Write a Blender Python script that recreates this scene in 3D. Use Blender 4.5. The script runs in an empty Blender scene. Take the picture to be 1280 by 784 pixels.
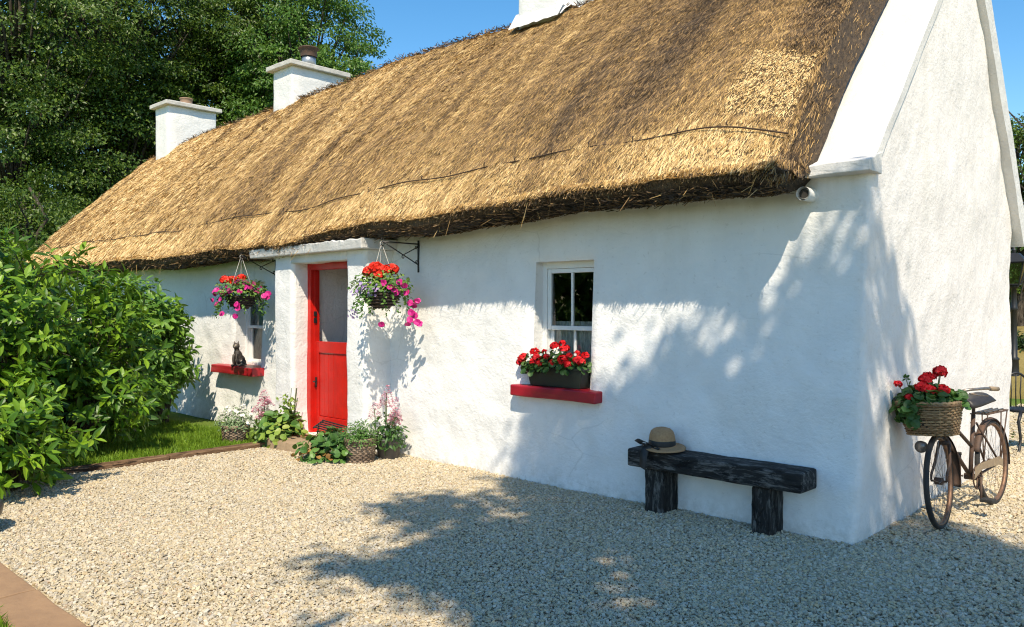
import bpy, bmesh, math, random
import numpy as np
from mathutils import Vector, Matrix, noise as mn

rng = np.random.default_rng(11)
random.seed(11)
SC = bpy.context.scene
COL = SC.collection
PI = math.pi
rad = math.radians

# ------------------------------------------------------------------ helpers
class G:
    """collects vertices / faces, built as one mesh object"""
    def __init__(s):
        s.v = []; s.q = []; s.t = []; s.qm = []; s.tm = []; s.tone = []; s.n = 0; s.hastone = False
    def add(s, v, quads=None, tris=None, mi=0, tone=None):
        v = np.asarray(v, dtype=np.float64).reshape(-1, 3)
        if quads is not None and len(quads):
            q = np.asarray(quads, dtype=np.int64).reshape(-1, 4) + s.n
            s.q.append(q); s.qm.append(np.full(len(q), mi))
        if tris is not None and len(tris):
            t = np.asarray(tris, dtype=np.int64).reshape(-1, 3) + s.n
            s.t.append(t); s.tm.append(np.full(len(t), mi))
        if tone is not None:
            s.hastone = True
            s.tone.append(np.broadcast_to(np.asarray(tone, dtype=np.float64), (len(v),)))
        else:
            s.tone.append(np.zeros(len(v)))
        s.v.append(v); s.n += len(v)
        return s
    def addbm(s, bm, mi=0, mat=None):
        if mat is not None: bm.transform(mat)
        bmesh.ops.triangulate(bm, faces=[f for f in bm.faces if len(f.verts) > 4])
        bm.verts.index_update()
        v = [tuple(x.co) for x in bm.verts]
        q = [[x.index for x in f.verts] for f in bm.faces if len(f.verts) == 4]
        t = [[x.index for x in f.verts] for f in bm.faces if len(f.verts) == 3]
        s.add(v, q, t, mi); bm.free(); return s
    def mesh(s, name, mats, smooth=False):
        me = bpy.data.meshes.new(name)
        v = np.concatenate(s.v)
        q = np.concatenate(s.q) if s.q else np.zeros((0, 4), int)
        t = np.concatenate(s.t) if s.t else np.zeros((0, 3), int)
        li = np.concatenate([q.ravel(), t.ravel()]).astype(np.int32)
        nf = len(q) + len(t)
        tot = np.concatenate([np.full(len(q), 4), np.full(len(t), 3)]).astype(np.int32)
        st = np.concatenate([[0], np.cumsum(tot)[:-1]]).astype(np.int32)
        me.vertices.add(len(v)); me.vertices.foreach_set('co', v.astype(np.float32).ravel())
        me.loops.add(len(li)); me.loops.foreach_set('vertex_index', li)
        me.polygons.add(nf); me.polygons.foreach_set('loop_start', st); me.polygons.foreach_set('loop_total', tot)
        mi = np.concatenate((s.qm or []) + (s.tm or [])).astype(np.int32)
        me.polygons.foreach_set('material_index', mi)
        me.polygons.foreach_set('use_smooth', np.full(nf, smooth))
        for m in (mats if isinstance(mats, (list, tuple)) else [mats]): me.materials.append(m)
        if s.hastone:
            a = me.attributes.new('tone', 'FLOAT', 'POINT')
            a.data.foreach_set('value', np.concatenate(s.tone).astype(np.float32))
        me.update(calc_edges=True); me.validate()
        return me
    def build(s, name, mats, parent=None, smooth=False, loc=None):
        o = bpy.data.objects.new(name, s.mesh(name, mats, smooth)); COL.objects.link(o)
        if parent is not None: o.parent = parent
        if loc is not None: o.location = loc
        return o

def tag(o, label=None, cat=None, group=None, kind=None):
    if label: o['label'] = label
    if cat: o['category'] = cat
    if group: o['group'] = group
    if kind: o['kind'] = kind
    return o

def thing(name, label, cat, loc=(0, 0, 0), rz=0, group=None):
    o = bpy.data.objects.new(name, None); COL.objects.link(o)
    o.location = loc; o.rotation_euler = (0, 0, rz); o.empty_display_size = .2
    return tag(o, label, cat, group)

def inst(mesh_obj, parent, loc, rot=(0, 0, 0), sc=1.0, name=None):
    c = mesh_obj.copy(); COL.objects.link(c); c.parent = parent
    c.location = loc; c.rotation_euler = rot; c.scale = (sc,)*3 if not hasattr(sc, '__len__') else sc
    return c

def box(c, s, bev=0.0, seg=2, rot=None):
    bm = bmesh.new(); bmesh.ops.create_cube(bm, size=1.0)
    bmesh.ops.scale(bm, vec=s, verts=bm.verts)
    if bev > 0: bmesh.ops.bevel(bm, geom=bm.edges[:], offset=bev, segments=seg, affect='EDGES', profile=.5)
    M = Matrix.Translation(c)
    if rot is not None: M = M @ rot
    bm.transform(M); return bm

def boxb(x0, x1, y0, y1, z0, z1, bev=0.0, seg=2):
    return box(((x0+x1)/2, (y0+y1)/2, (z0+z1)/2), (x1-x0, y1-y0, z1-z0), bev, seg)

def tube(g, pts, r, n=8, mi=0, closed=False, caps=True, tone=None):
    P = np.asarray(pts, float); m = len(P)
    R = np.broadcast_to(np.asarray(r, float), (m,))
    if closed: T = np.roll(P, -1, 0) - np.roll(P, 1, 0)
    else: T = np.gradient(P, axis=0)
    T /= np.linalg.norm(T, axis=1)[:, None] + 1e-12
    up = np.array([0, 0, 1.]) if abs(T[0][2]) < .9 else np.array([1., 0, 0])
    N = np.zeros((m, 3)); nn = up - T[0]*(up@T[0]); N[0] = nn/np.linalg.norm(nn)
    for i in range(1, m):
        nn = N[i-1] - T[i]*(N[i-1]@T[i]); N[i] = nn/(np.linalg.norm(nn)+1e-12)
    B = np.cross(T, N)
    a = np.arange(n)*2*PI/n
    V = P[:, None] + R[:, None, None]*(np.cos(a)[None, :, None]*N[:, None] + np.sin(a)[None, :, None]*B[:, None])
    q = []
    for i in range(m if closed else m-1):
        j = (i+1) % m
        for k in range(n):
            l = (k+1) % n
            q.append((i*n+k, i*n+l, j*n+l, j*n+k))
    V = V.reshape(-1, 3); t = []
    if caps and not closed:
        V = np.vstack([V, P[0], P[-1]])
        for k in range(n):
            l = (k+1) % n
            t.append((m*n, l, k)); t.append((m*n+1, (m-1)*n+k, (m-1)*n+l))
    g.add(V, q, t, mi, tone)

def lathe(g, prof, n=24, c=(0, 0, 0), mi=0, wob=None):
    """prof list of (r,z)"""
    a = np.arange(n)*2*PI/n
    V = []
    for r, z in prof:
        for k in range(n):
            rr = r*(1 + (wob[k] if wob is not None else 0))
            V.append((c[0]+rr*math.cos(a[k]), c[1]+rr*math.sin(a[k]), c[2]+z))
    q = []
    for i in range(len(prof)-1):
        for k in range(n):
            l = (k+1) % n
            q.append((i*n+k, i*n+l, (i+1)*n+l, (i+1)*n+k))
    g.add(V, q, None, mi)

def nrm(a): return a/(np.linalg.norm(a, axis=-1, keepdims=True)+1e-9)
def rdir(n, r=None):
    v = (r or rng).normal(size=(n, 3)); return nrm(v)

TH = [(0, [(0, 0)]), (.22, [(-.75, 0), (0, 0), (.75, 0)]), (.5, [(-1, 0), (0, 0), (1, 0)]), (.78, [(-.68, 0), (0, 0), (.68, 0)]), (1, [(0, 0)])]
def leaves(g, P, D, N, L, W, fold=.25, droop=.2, hi=True, mi=0, tone=None, rnd=False):
    """vectorised leaf blades: base P, direction D, up normal N"""
    P = np.asarray(P, float); n = len(P)
    if n == 0: return
    D = nrm(np.asarray(D, float)); S = nrm(np.cross(D, N)); N = nrm(np.cross(S, D))
    L = np.broadcast_to(np.asarray(L, float), (n,))[:, None]; W = np.broadcast_to(np.asarray(W, float), (n,))[:, None]/2
    if hi:
        st = [(0, .0), (.2, .62), (.45, 1.0), (.75, .72), (1, 0)] if not rnd else [(0, .25), (.15, .85), (.5, 1.08), (.85, .8), (1, 0)]
        vs = []
        for t, w in st:
            c = P + D*L*t - N*L*droop*t*t
            if w == 0 : vs.append(c)
            else:
                e = N*W*w*fold
                vs += [c - S*W*w + e, c, c + S*W*w + e]
        if rnd:
            V = np.stack(vs, 1); k = V.shape[1]
            q = []
            for i in range(3):
                a = i*3
                q += [(a, a+1, a+4, a+3), (a+1, a+2, a+5, a+4)]
            t = [(9, 10, 12), (10, 11, 12)]
        else:
            V = np.stack(vs, 1); k = V.shape[1]   # 1 + 9 + 1
            q = []
            for i in range(2):
                a = 1+i*3
                q += [(a, a+1, a+4, a+3), (a+1, a+2, a+5, a+4)]
            t = [(0, 2, 1), (0, 3, 2), (7, 8, 10), (8, 9, 10)]
    else:
        e = N*W*fold
        V = np.stack([P, P + D*L*.45 - S*W + e, P + D*L - N*L*droop, P + D*L*.45 + S*W + e], 1); k = 4
        q = []; t = [(0, 2, 1), (0, 3, 2)]
    off = (np.arange(n)*k)[:, None, None]
    Q = (np.array(q)[None] + off).reshape(-1, 4) if q else None
    T = (np.array(t)[None] + off).reshape(-1, 3) if t else None
    tn = None if tone is None else np.repeat(np.broadcast_to(tone, (n,)), k)
    g.add(V.reshape(-1, 3), Q, T, mi, tn)

def fb(x, y, z, oct=4):
    return mn.fractal(Vector((x, y, z)), 1.0, 2.0, oct)

# value noise, vectorised 3D
_lat = np.random.default_rng(5).uniform(-1, 1, (64, 64, 64))
def vnoise(p, f):
    p = np.asarray(p)*f + 17.3
    i = np.floor(p).astype(int); u = p - i; u = u*u*(3-2*u)
    r = 0
    for dx in (0, 1):
        for dy in (0, 1):
            for dz in (0, 1):
                w = (u[..., 0] if dx else 1-u[..., 0])*(u[..., 1] if dy else 1-u[..., 1])*(u[..., 2] if dz else 1-u[..., 2])
                r = r + w*_lat[(i[..., 0]+dx) % 64, (i[..., 1]+dy) % 64, (i[..., 2]+dz) % 64]
    return r

# ------------------------------------------------------------------ materials
class NT:
    def __init__(s, name):
        s.m = bpy.data.materials.new(name); s.m.use_nodes = True
        s.t = s.m.node_tree; s.t.nodes.clear()
        s.out = s.n('ShaderNodeOutputMaterial')
    def n(s, ty, **kw):
        x = s.t.nodes.new(ty)
        for k, v in kw.items():
            if k.startswith('i_'):
                key = k[2:].replace('_', ' ')
                x.inputs[key].default_value = v
            else: setattr(x, k, v)
        return x
    def l(s, a, b): s.t.links.new(a, b)
    def ramp(s, fac, stops, interp='LINEAR'):
        r = s.n('ShaderNodeValToRGB'); cr = r.color_ramp; cr.interpolation = interp
        while len(cr.elements) < len(stops): cr.elements.new(.5)
        for e, (p, c) in zip(cr.elements, stops):
            e.position = p; e.color = (*c, 1) if len(c) == 3 else c
        s.l(fac, r.inputs[0]); return r.outputs[0]
    def coord(s, scale=(1, 1, 1), obj=True):
        tc = s.n('ShaderNodeTexCoord'); mp = s.n('ShaderNodeMapping'); mp.inputs['Scale'].default_value = scale
        s.l(tc.outputs['Object' if obj else 'Generated'], mp.inputs[0]); return mp.outputs[0]
    def noise(s, scale, detail=4, rough=.55, vec=None, dist=0):
        x = s.n('ShaderNodeTexNoise'); x.inputs['Scale'].default_value = scale; x.inputs['Detail'].default_value = detail
        x.inputs['Roughness'].default_value = rough; x.inputs['Distortion'].default_value = dist
        if vec is not None: s.l(vec, x.inputs['Vector'])
        return x.outputs['Fac']
    def vor(s, scale, vec=None, out='Distance', feature='F1'):
        x = s.n('ShaderNodeTexVoronoi'); x.feature = feature; x.inputs['Scale'].default_value = scale
        if vec is not None: s.l(vec, x.inputs['Vector'])
        return x.outputs[out]
    def mix(s, f, a, b, mode='MIX'):
        x = s.n('ShaderNodeMix'); x.data_type = 'RGBA'; x.blend_type = mode
        for sock, v in ((x.inputs[0], f), (x.inputs[6], a), (x.inputs[7], b)):
            if hasattr(v, 'is_linked'): s.l(v, sock)
            elif isinstance(v, (int, float)): sock.default_value = v
            else: sock.default_value = (*v, 1)
        return x.outputs[2]
    def math(s, op, a, b=0.0):
        x = s.n('ShaderNodeMath'); x.operation = op
        for sock, v in ((x.inputs[0], a), (x.inputs[1], b)):
            if hasattr(v, 'is_linked'): s.l(v, sock)
            else: sock.default_value = v
        return x.outputs[0]
    def bump(s, h, strength=.4, dist=.01, prev=None):
        b = s.n('ShaderNodeBump'); b.inputs['Strength'].default_value = strength; b.inputs['Distance'].default_value = dist
        s.l(h, b.inputs['Height'])
        if prev is not None: s.l(prev, b.inputs['Normal'])
        return b.outputs[0]
    def island(s): return s.n('ShaderNodeNewGeometry').outputs['Random Per Island']
    def attr(s, name):
        a = s.n('ShaderNodeAttribute'); a.attribute_name = name; return a.outputs['Fac']
    def pbsdf(s, col, rough=.6, normal=None, metal=0, spec=.5, coat=0):
        p = s.n('ShaderNodeBsdfPrincipled')
        for k, v in (('Base Color', col), ('Roughness', rough), ('Metallic', metal)):
            if hasattr(v, 'is_linked'): s.l(v, p.inputs[k])
            elif k == 'Base Color': p.inputs[k].default_value = (*v, 1)
            else: p.inputs[k].default_value = v
        p.inputs['Specular IOR Level'].default_value = spec
        p.inputs['Coat Weight'].default_value = coat
        if normal is not None: s.l(normal, p.inputs['Normal'])
        return p
    def fin(s, sh):
        s.l(sh.outputs[0] if hasattr(sh, 'outputs') else sh, s.out.inputs[0]); return s.m

def simple(name, c1, c2=None, scale=8, rough=.6, bump=.2, bdist=.004, bscale=40, metal=0, spec=.5):
    t = NT(name); v = t.coord()
    if c2 is None: c2 = tuple(x*.8 for x in c1)
    col = t.ramp(t.noise(scale, 5, .6, v), [(.3, c2), (.7, c1)])
    nb = t.bump(t.noise(bscale, 4, .6, v), bump, bdist) if bump else None
    return t.fin(t.pbsdf(col, rough, nb, metal, spec))

def leafmat(name, stops, rough=.4, trans=.25, tcol=(.25, .4, .05), spec=.5, nscale=1.5, nmix=.5, back=None):
    t = NT(name); v = t.coord()
    f = t.math('ADD', t.math('MULTIPLY', t.island(), 1-nmix), t.math('MULTIPLY', t.noise(nscale, 3, .6, v), nmix))
    col = t.ramp(f, stops)
    p = t.pbsdf(col, rough, None, 0, spec)
    if trans <= 0: return t.fin(p)
    tr = t.n('ShaderNodeBsdfTranslucent'); t.l(t.mix(.6, col, tcol), tr.inputs[0])
    ms = t.n('ShaderNodeMixShader'); ms.inputs[0].default_value = trans
    t.l(p.outputs[0], ms.inputs[1]); t.l(tr.outputs[0], ms.inputs[2])
    return t.fin(ms)

def plaster(name, c1, c2, stain=(.62, .6, .55), sstr=.35, gable=None):
    t = NT(name); v = t.coord()
    col = t.ramp(t.noise(3.0, 6, .6, v), [(.3, c2), (.65, c1)])
    sv = t.coord((1.6, 1.6, .35))
    sn = t.noise(2.3, 6, .65, sv)
    sf = t.ramp(sn, [(.52, (0, 0, 0)), (.78, (1, 1, 1))])
    k = t.math('MULTIPLY', sf, sstr)
    if gable is not None:                       # gable: how light falls there is put into its tone, plus heavier staining
        tc = t.n('ShaderNodeTexCoord'); sx = t.n('ShaderNodeSeparateXYZ'); t.l(tc.outputs['Object'], sx.inputs[0])
        mx = t.n('ShaderNodeMapRange'); mx.inputs[1].default_value = -.06; mx.inputs[2].default_value = .0; t.l(sx.outputs[0], mx.inputs[0])
        gcol = t.ramp(t.noise(4.0, 6, .65, v), [(.3, gable[1]), (.65, gable[0])])
        col = t.mix(mx.outputs[0], col, gcol)
        k = t.math('MULTIPLY', sf, t.math('ADD', t.math('MULTIPLY', mx.outputs[0], .35), sstr))
    col = t.mix(k, col, stain)
    pit = t.ramp(t.noise(26, 3, .7, v), [(.30, (1, 1, 1)), (.38, (0, 0, 0))])
    col = t.mix(t.math('MULTIPLY', pit, .25), col, tuple(x*.7 for x in stain))
    crk = None
    if gable is not None:
        # brown straw-water stain in runs below the thatch, splashed grime along the foot, hairline cracks
        sz = t.n('ShaderNodeMapRange'); sz.inputs[1].default_value = 2.12; sz.inputs[2].default_value = 2.46; t.l(sx.outputs[2], sz.inputs[0])
        run = t.ramp(t.noise(1.6, 5, .7, t.coord((2.2, 2.2, .12))), [(.35, (.25, .25, .25)), (.7, (1, 1, 1))])
        col = t.mix(t.math('MULTIPLY', t.math('MULTIPLY', t.math('POWER', sz.outputs[0], 2.2), run), t.math('MULTIPLY', t.math('SUBTRACT', 1.0, mx.outputs[0]), .62)), col, (.42, .33, .20))
        sb = t.n('ShaderNodeMapRange'); sb.inputs[1].default_value = .30; sb.inputs[2].default_value = .0; t.l(sx.outputs[2], sb.inputs[0])
        spl = t.ramp(t.noise(11, 5, .7, v), [(.40, (0, 0, 0)), (.62, (1, 1, 1))])
        col = t.mix(t.math('MULTIPLY', t.math('MULTIPLY', t.math('POWER', sb.outputs[0], 1.6), spl), .45), col, (.34, .32, .25))
        wv = t.n('ShaderNodeTexNoise'); wv.inputs['Scale'].default_value = 2.2; wv.inputs['Detail'].default_value = 5; t.l(v, wv.inputs['Vector'])
        vv = t.n('ShaderNodeMix'); vv.data_type = 'VECTOR'; vv.inputs[0].default_value = .22; t.l(t.coord((.8, .8, 1.5)), vv.inputs[4]); t.l(wv.outputs['Color'], vv.inputs[5])
        ed = t.vor(1.5, vv.outputs[1], 'Distance', 'DISTANCE_TO_EDGE')
        ln = t.ramp(ed, [(.0, (1, 1, 1)), (.010, (0, 0, 0))])
        msk = t.ramp(t.noise(1.1, 3, .5, v), [(.53, (0, 0, 0)), (.6, (1, 1, 1))])
        crk = t.math('MULTIPLY', ln, msk)
        col = t.mix(t.math('MULTIPLY', crk, .25), col, (.36, .35, .33))
    h1 = t.bump(t.noise(6, 5, .6, v, .15), .45, .035)
    h2 = t.bump(t.noise(26, 5, .62, t.coord((1, 1, 1.5)), .1), .48, .011, h1)
    h3 = h2
    if crk is not None: h3 = t.bump(crk, -.3, .004, h3)
    return t.fin(t.pbsdf(col, .85, h3, 0, .2))

M = {}
M['plaster'] = plaster('whitewash', (.84, .835, .82), (.77, .765, .75), sstr=.22, gable=((.84, .80, .765), (.75, .71, .675)))
M['plaster_gable'] = plaster('whitewash_weathered', (.78, .765, .75), (.68, .665, .65), (.52, .49, .45), .5)
M['plaster_plain'] = plaster('whitewash_plain', (.82, .81, .79), (.74, .73, .71), sstr=.3)
M['cement'] = plaster('cement_cap', (.62, .60, .55), (.46, .44, .40), (.33, .31, .28), .5)
M['coping'] = plaster('painted_coping', (.70, .685, .66), (.60, .585, .56), (.42, .40, .36), .5)
M['rear_coping'] = plaster('grey_coping', (.72, .71, .68), (.62, .61, .59), (.4, .39, .37), .35)

def thatchmat(name, base=False):
    t = NT(name)
    tone = t.attr('tone')
    if base:
        v = t.coord((1, 1, 1))
        st = t.noise(60, 4, .7, t.coord((1.6, .35, .35)))
        f = t.math('ADD', tone, t.math('MULTIPLY', t.math('SUBTRACT', st, .5), .6))
        f = t.math('SUBTRACT', f, .12)
        nb = t.bump(st, .9, .03)
    else:
        f = t.math('ADD', tone, t.math('MULTIPLY', t.math('SUBTRACT', t.island(), .5), .62))
        nb = None
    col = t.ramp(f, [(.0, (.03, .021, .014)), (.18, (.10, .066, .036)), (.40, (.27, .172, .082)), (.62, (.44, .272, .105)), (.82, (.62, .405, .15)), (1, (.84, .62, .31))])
    return t.fin(t.pbsdf(col, .62, nb, 0, .3))
M['thatch'] = thatchmat('thatch_base', True)
M['straw'] = thatchmat('straw')

def paint(name, c, rough=.28, var=.9, wear=None):
    t = NT(name); v = t.coord()
    col = t.ramp(t.noise(6, 4, .6, v), [(.3, tuple(x*var for x in c)), (.7, c)])
    if wear is not None:
        wv = t.coord((3, 8, 14))
        wf = t.ramp(t.noise(3.2, 6, .75, wv), [(.55, (0, 0, 0)), (.66, (1, 1, 1))])
        col = t.mix(t.math('MULTIPLY', wf, .75), col, wear)
    nb = t.bump(t.noise(45, 4, .6, v), .18, .004)
    return t.fin(t.pbsdf(col, rough, nb))
M['red'] = paint('red_gloss_paint', (.60, .014, .008), .34, .72, (.44, .03, .02))
M['red_sill'] = paint('red_sill_paint', (.37, .008, .022), .45, .7)
M['red_sill_worn'] = paint('red_sill_paint_worn', (.42, .008, .018), .4, .8, (.16, .05, .04))
M['white_paint'] = paint('white_gloss_paint', (.80, .80, .78), .3, .96)

def woodmat(name, c1, c2, c3, axis=0, rough=.75):
    t = NT(name); s = [9, 9, 9]; s[axis] = 1.9
    v = t.coord(tuple(s)); v2 = t.coord()
    f = t.noise(3.2, 7, .72, v, .5)
    col = t.ramp(f, [(.3, c1), (.5, c2), (.64, c3)])
    ck = t.ramp(t.noise(1.3, 5, .7, t.coord(tuple(x*1.3 for x in s)), .8), [(.40, (0, 0, 0)), (.46, (1, 1, 1))])
    col = t.mix(ck, tuple(x*.35 for x in c1), col)
    nb = t.bump(f, .8, .014); nb = t.bump(ck, .6, .01, nb)
    return t.fin(t.pbsdf(col, rough, nb, 0, .3))
M['black_timber_x'] = woodmat('charred_timber_seat', (.008, .008, .008), (.022, .021, .020), (.16, .15, .14), 0)
M['black_timber_z'] = woodmat('charred_timber_leg', (.008, .008, .008), (.020, .019, .018), (.14, .135, .125), 2)
M['brown_timber_y'] = woodmat('brown_edging', (.09, .05, .025), (.17, .10, .055), (.26, .17, .10), 1)
M['brown_timber_x'] = woodmat('brown_wood', (.09, .05, .025), (.17, .10, .055), (.26, .17, .10), 0)
M['bark'] = woodmat('bark', (.03, .024, .018), (.07, .055, .04), (.13, .11, .085), 2, .9)
M['iron'] = simple('black_iron', (.018, .018, .019), (.01, .01, .01), 30, .45, .2, .002, 90, 0, .5)
M['rubber'] = simple('black_rubber', (.018, .017, .016), (.032, .029, .026), 12, .8, .2, .002, 120)
M['rust'] = simple('rusted_steel', (.13, .07, .042), (.055, .04, .034), 14, .7, .4, .003, 90, .2)
M['rust_rim'] = simple('rusty_rim', (.27, .15, .085), (.12, .07, .05), 22, .55, .3, .002, 90, .5)
M['steel'] = simple('dull_steel', (.34, .32, .30), (.16, .12, .09), 25, .4, .2, .002, 90, .8)
M['leather'] = simple('worn_black_leather', (.035, .03, .03), (.018, .016, .015), 18, .5, .3, .003, 60)
M['tan'] = simple('tan_guard', (.34, .25, .15), (.2, .14, .09), 16, .55, .2, .002, 60)
M['bronze'] = simple('dark_bronze', (.16, .135, .115), (.06, .05, .045), 14, .42, .4, .006, 50, .35)
M['darkpot'] = simple('dark_green_plastic', (.012, .018, .014), (.008, .012, .010), 14, .5, .2, .002, 60)
M['greypot'] = simple('grey_pot', (.16, .15, .145), (.09, .085, .08), 14, .7, .3, .003, 60)
M['graphite'] = simple('graphite_glaze', (.04, .04, .045), (.02, .02, .022), 10, .35, .2, .003, 40)
M['soil'] = simple('soil', (.05, .032, .02), (.02, .014, .01), 30, .95, .8, .02, 60)
M['straw_hat'] = simple('woven_straw_hat', (.42, .25, .12), (.32, .18, .085), 60, .75, .6, .003, 220)
M['ribbon'] = simple('black_ribbon', (.02, .018, .018), (.012, .011, .011), 20, .55, .2, .002, 90)
M['stone'] = simple('sandstone', (.40, .29, .18), (.25, .18, .115), 5, .85, .6, .012, 22)
M['stone2'] = simple('paving_stone', (.36, .22, .115), (.24, .145, .08), 4, .85, .5, .008, 30)
M['mat'] = simple('coir_mat', (.33, .17, .08), (.22, .11, .05), 40, .95, .8, .006, 140)
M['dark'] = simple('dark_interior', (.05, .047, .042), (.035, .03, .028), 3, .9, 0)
M['terracotta'] = simple('terracotta', (.36, .23, .15), (.22, .14, .09), 9, .8, .3, .004, 40)
M['zinc'] = simple('zinc_cowl', (.42, .44, .46), (.30, .31, .33), 9, .4, .1, .002, 40, .7)
M['rope'] = simple('tarred_rope', (.075, .045, .025), (.035, .02, .012), 40, .85, .6, .004, 180)
M['chain'] = simple('pale_chain', (.55, .53, .48), (.4, .38, .34), 40, .5, 0)

def wicker(name, c1, c2, scale=1.0):
    t = NT(name)
    f = t.math('ADD', t.math('MULTIPLY', t.island(), .6), t.math('MULTIPLY', t.noise(30, 3, .6, t.coord()), .4))
    col = t.ramp(f, [(.25, c2), (.75, c1)])
    return t.fin(t.pbsdf(col, .6, t.bump(t.noise(150, 3, .6, t.coord()), .3, .002), 0, .35))
M['wicker_grey'] = wicker('grey_brown_wicker', (.27, .195, .135), (.13, .09, .062))
M['wicker'] = wicker('honey_wicker', (.36, .235, .12), (.18, .105, .05))
M['wicker_dark'] = wicker('dark_wicker', (.06, .04, .03), (.03, .02, .016))

# foliage
M['laurel'] = leafmat('laurel_leaf', [(.1, (.022, .066, .006)), (.45, (.065, .155, .010)), (.72, (.17, .30, .016)), (.95, (.27, .40, .03)), (.97, (.40, .33, .05)), (1, (.30, .20, .06))], .42, .15, (.30, .5, .04), .35, 2.2, .35)
M['shrubleaf'] = leafmat('soft_shrub_leaf', [(.1, (.05, .13, .016)), (.5, (.11, .23, .026)), (.8, (.19, .33, .035)), (1, (.26, .39, .05))], .45, .18, (.32, .5, .05), .4, 2.0, .45)
M['treeleaf'] = leafmat('tree_leaf', [(.1, (.018, .046, .007)), (.5, (.054, .106, .013)), (.74, (.135, .20, .022)), (1, (.22, .27, .036))], .45, .22, (.25, .38, .04), .4, .55, .5)
M['treeleaf2'] = leafmat('tree_leaf_fresh', [(.1, (.036, .09, .015)), (.5, (.075, .165, .024)), (.8, (.14, .25, .034)), (1, (.21, .31, .05))], .45, .25, (.25, .4, .05), .4, .55, .5)
M['darkleaf'] = leafmat('dark_hedge_leaf', [(.1, (.014, .035, .010)), (.6, (.034, .075, .018)), (1, (.08, .13, .03))], .5, .15, (.2, .3, .04), .4, .6, .5)
M['plantleaf'] = leafmat('bedding_leaf', [(.1, (.05, .14, .03)), (.6, (.11, .23, .05)), (1, (.20, .32, .07))], .45, .25, (.3, .45, .06), .4, 6, .4)
M['geraniumleaf'] = leafmat('geranium_leaf', [(.1, (.025, .075, .018)), (.6, (.055, .13, .03)), (1, (.11, .20, .05))], .5, .2, (.25, .4, .05), .4, 6, .4)
M['limeleaf'] = leafmat('lime_leaf', [(.1, (.14, .25, .03)), (.6, (.25, .36, .06)), (1, (.38, .40, .10))], .5, .25, (.4, .5, .08), .4, 6, .4)
M['greyleaf'] = leafmat('pale_leaf', [(.1, (.13, .22, .09)), (.6, (.22, .32, .15)), (1, (.34, .42, .24))], .55, .2, (.3, .4, .1), .4, 6, .4)
M['dryleaf'] = leafmat('dry_leaf', [(.1, (.20, .10, .03)), (1, (.38, .22, .06))], .6, .2, (.4, .25, .05), .3, 6, .4)
M['redpetal'] = leafmat('red_petal', [(.1, (.50, .006, .012)), (.6, (.68, .010, .016)), (1, (.78, .022, .024))], .5, .12, (.8, .02, .02), .3, 20, .3)
M['scarlet'] = leafmat('scarlet_petal', [(.1, (.66, .018, .010)), (1, (.84, .05, .02))], .5, .12, (.9, .05, .02), .3, 20, .3)
M['pinkpetal'] = leafmat('magenta_petal', [(.1, (.50, .012, .18)), (.6, (.70, .03, .28)), (1, (.80, .08, .36))], .5, .15, (.9, .05, .35), .3, 20, .3)
M['winepetal'] = leafmat('wine_petal', [(.1, (.16, .012, .06)), (1, (.34, .03, .12))], .5, .12, (.5, .03, .2), .3, 20, .3)
M['lilacpetal'] = leafmat('lilac_petal', [(.1, (.34, .22, .50)), (1, (.55, .42, .66))], .55, .15, (.6, .4, .7), .3, 20, .3)
M['palepink'] = leafmat('pale_pink_petal', [(.1, (.62, .24, .36)), (.6, (.74, .40, .48)), (1, (.84, .60, .62))], .55, .15, (.8, .5, .55), .3, 20, .3)
M['whitepetal'] = leafmat('white_petal', [(.1, (.72, .70, .60)), (1, (.84, .84, .78))], .55, .12, (.8, .8, .7), .3, 20, .3)
M['stem'] = simple('green_stem', (.09, .15, .04), (.06, .09, .03), 20, .6, 0)
M['stemdark'] = simple('woody_stem', (.075, .06, .03), (.04, .03, .018), 20, .8, 0)
M['grass'] = leafmat('grass_blade', [(.1, (.10, .20, .018)), (.6, (.19, .32, .026)), (1, (.32, .42, .05))], .5, .3, (.4, .5, .04), .3, 3, .5)

def glassmat():
    t = NT('window_glass')
    fr = t.n('ShaderNodeFresnel'); fr.inputs[0].default_value = 1.85
    a = t.n('ShaderNodeBsdfTransparent'); a.inputs[0].default_value = (.86, .90, .88, 1)
    b = t.n('ShaderNodeBsdfGlossy'); b.inputs['Roughness'].default_value = .015
    ms = t.n('ShaderNodeMixShader'); t.l(fr.outputs[0], ms.inputs[0]); t.l(a.outputs[0], ms.inputs[1]); t.l(b.outputs[0], ms.inputs[2])
    return t.fin(ms)
M['glass'] = glassmat()
def lacemat():
    t = NT('lace_curtain'); v = t.coord((40, 1, 3))
    p = t.pbsdf((.74, .74, .72), .9)
    tr = t.n('ShaderNodeBsdfTransparent'); ms = t.n('ShaderNodeMixShader')
    f = t.ramp(t.noise(5, 3, .6, v), [(.34, (.5, .5, .5)), (.6, (1, 1, 1))])
    t.l(f, ms.inputs[0]); t.l(tr.outputs[0], ms.inputs[1]); t.l(p.outputs[0], ms.inputs[2])
    return t.fin(ms)
M['lace'] = lacemat()

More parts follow.
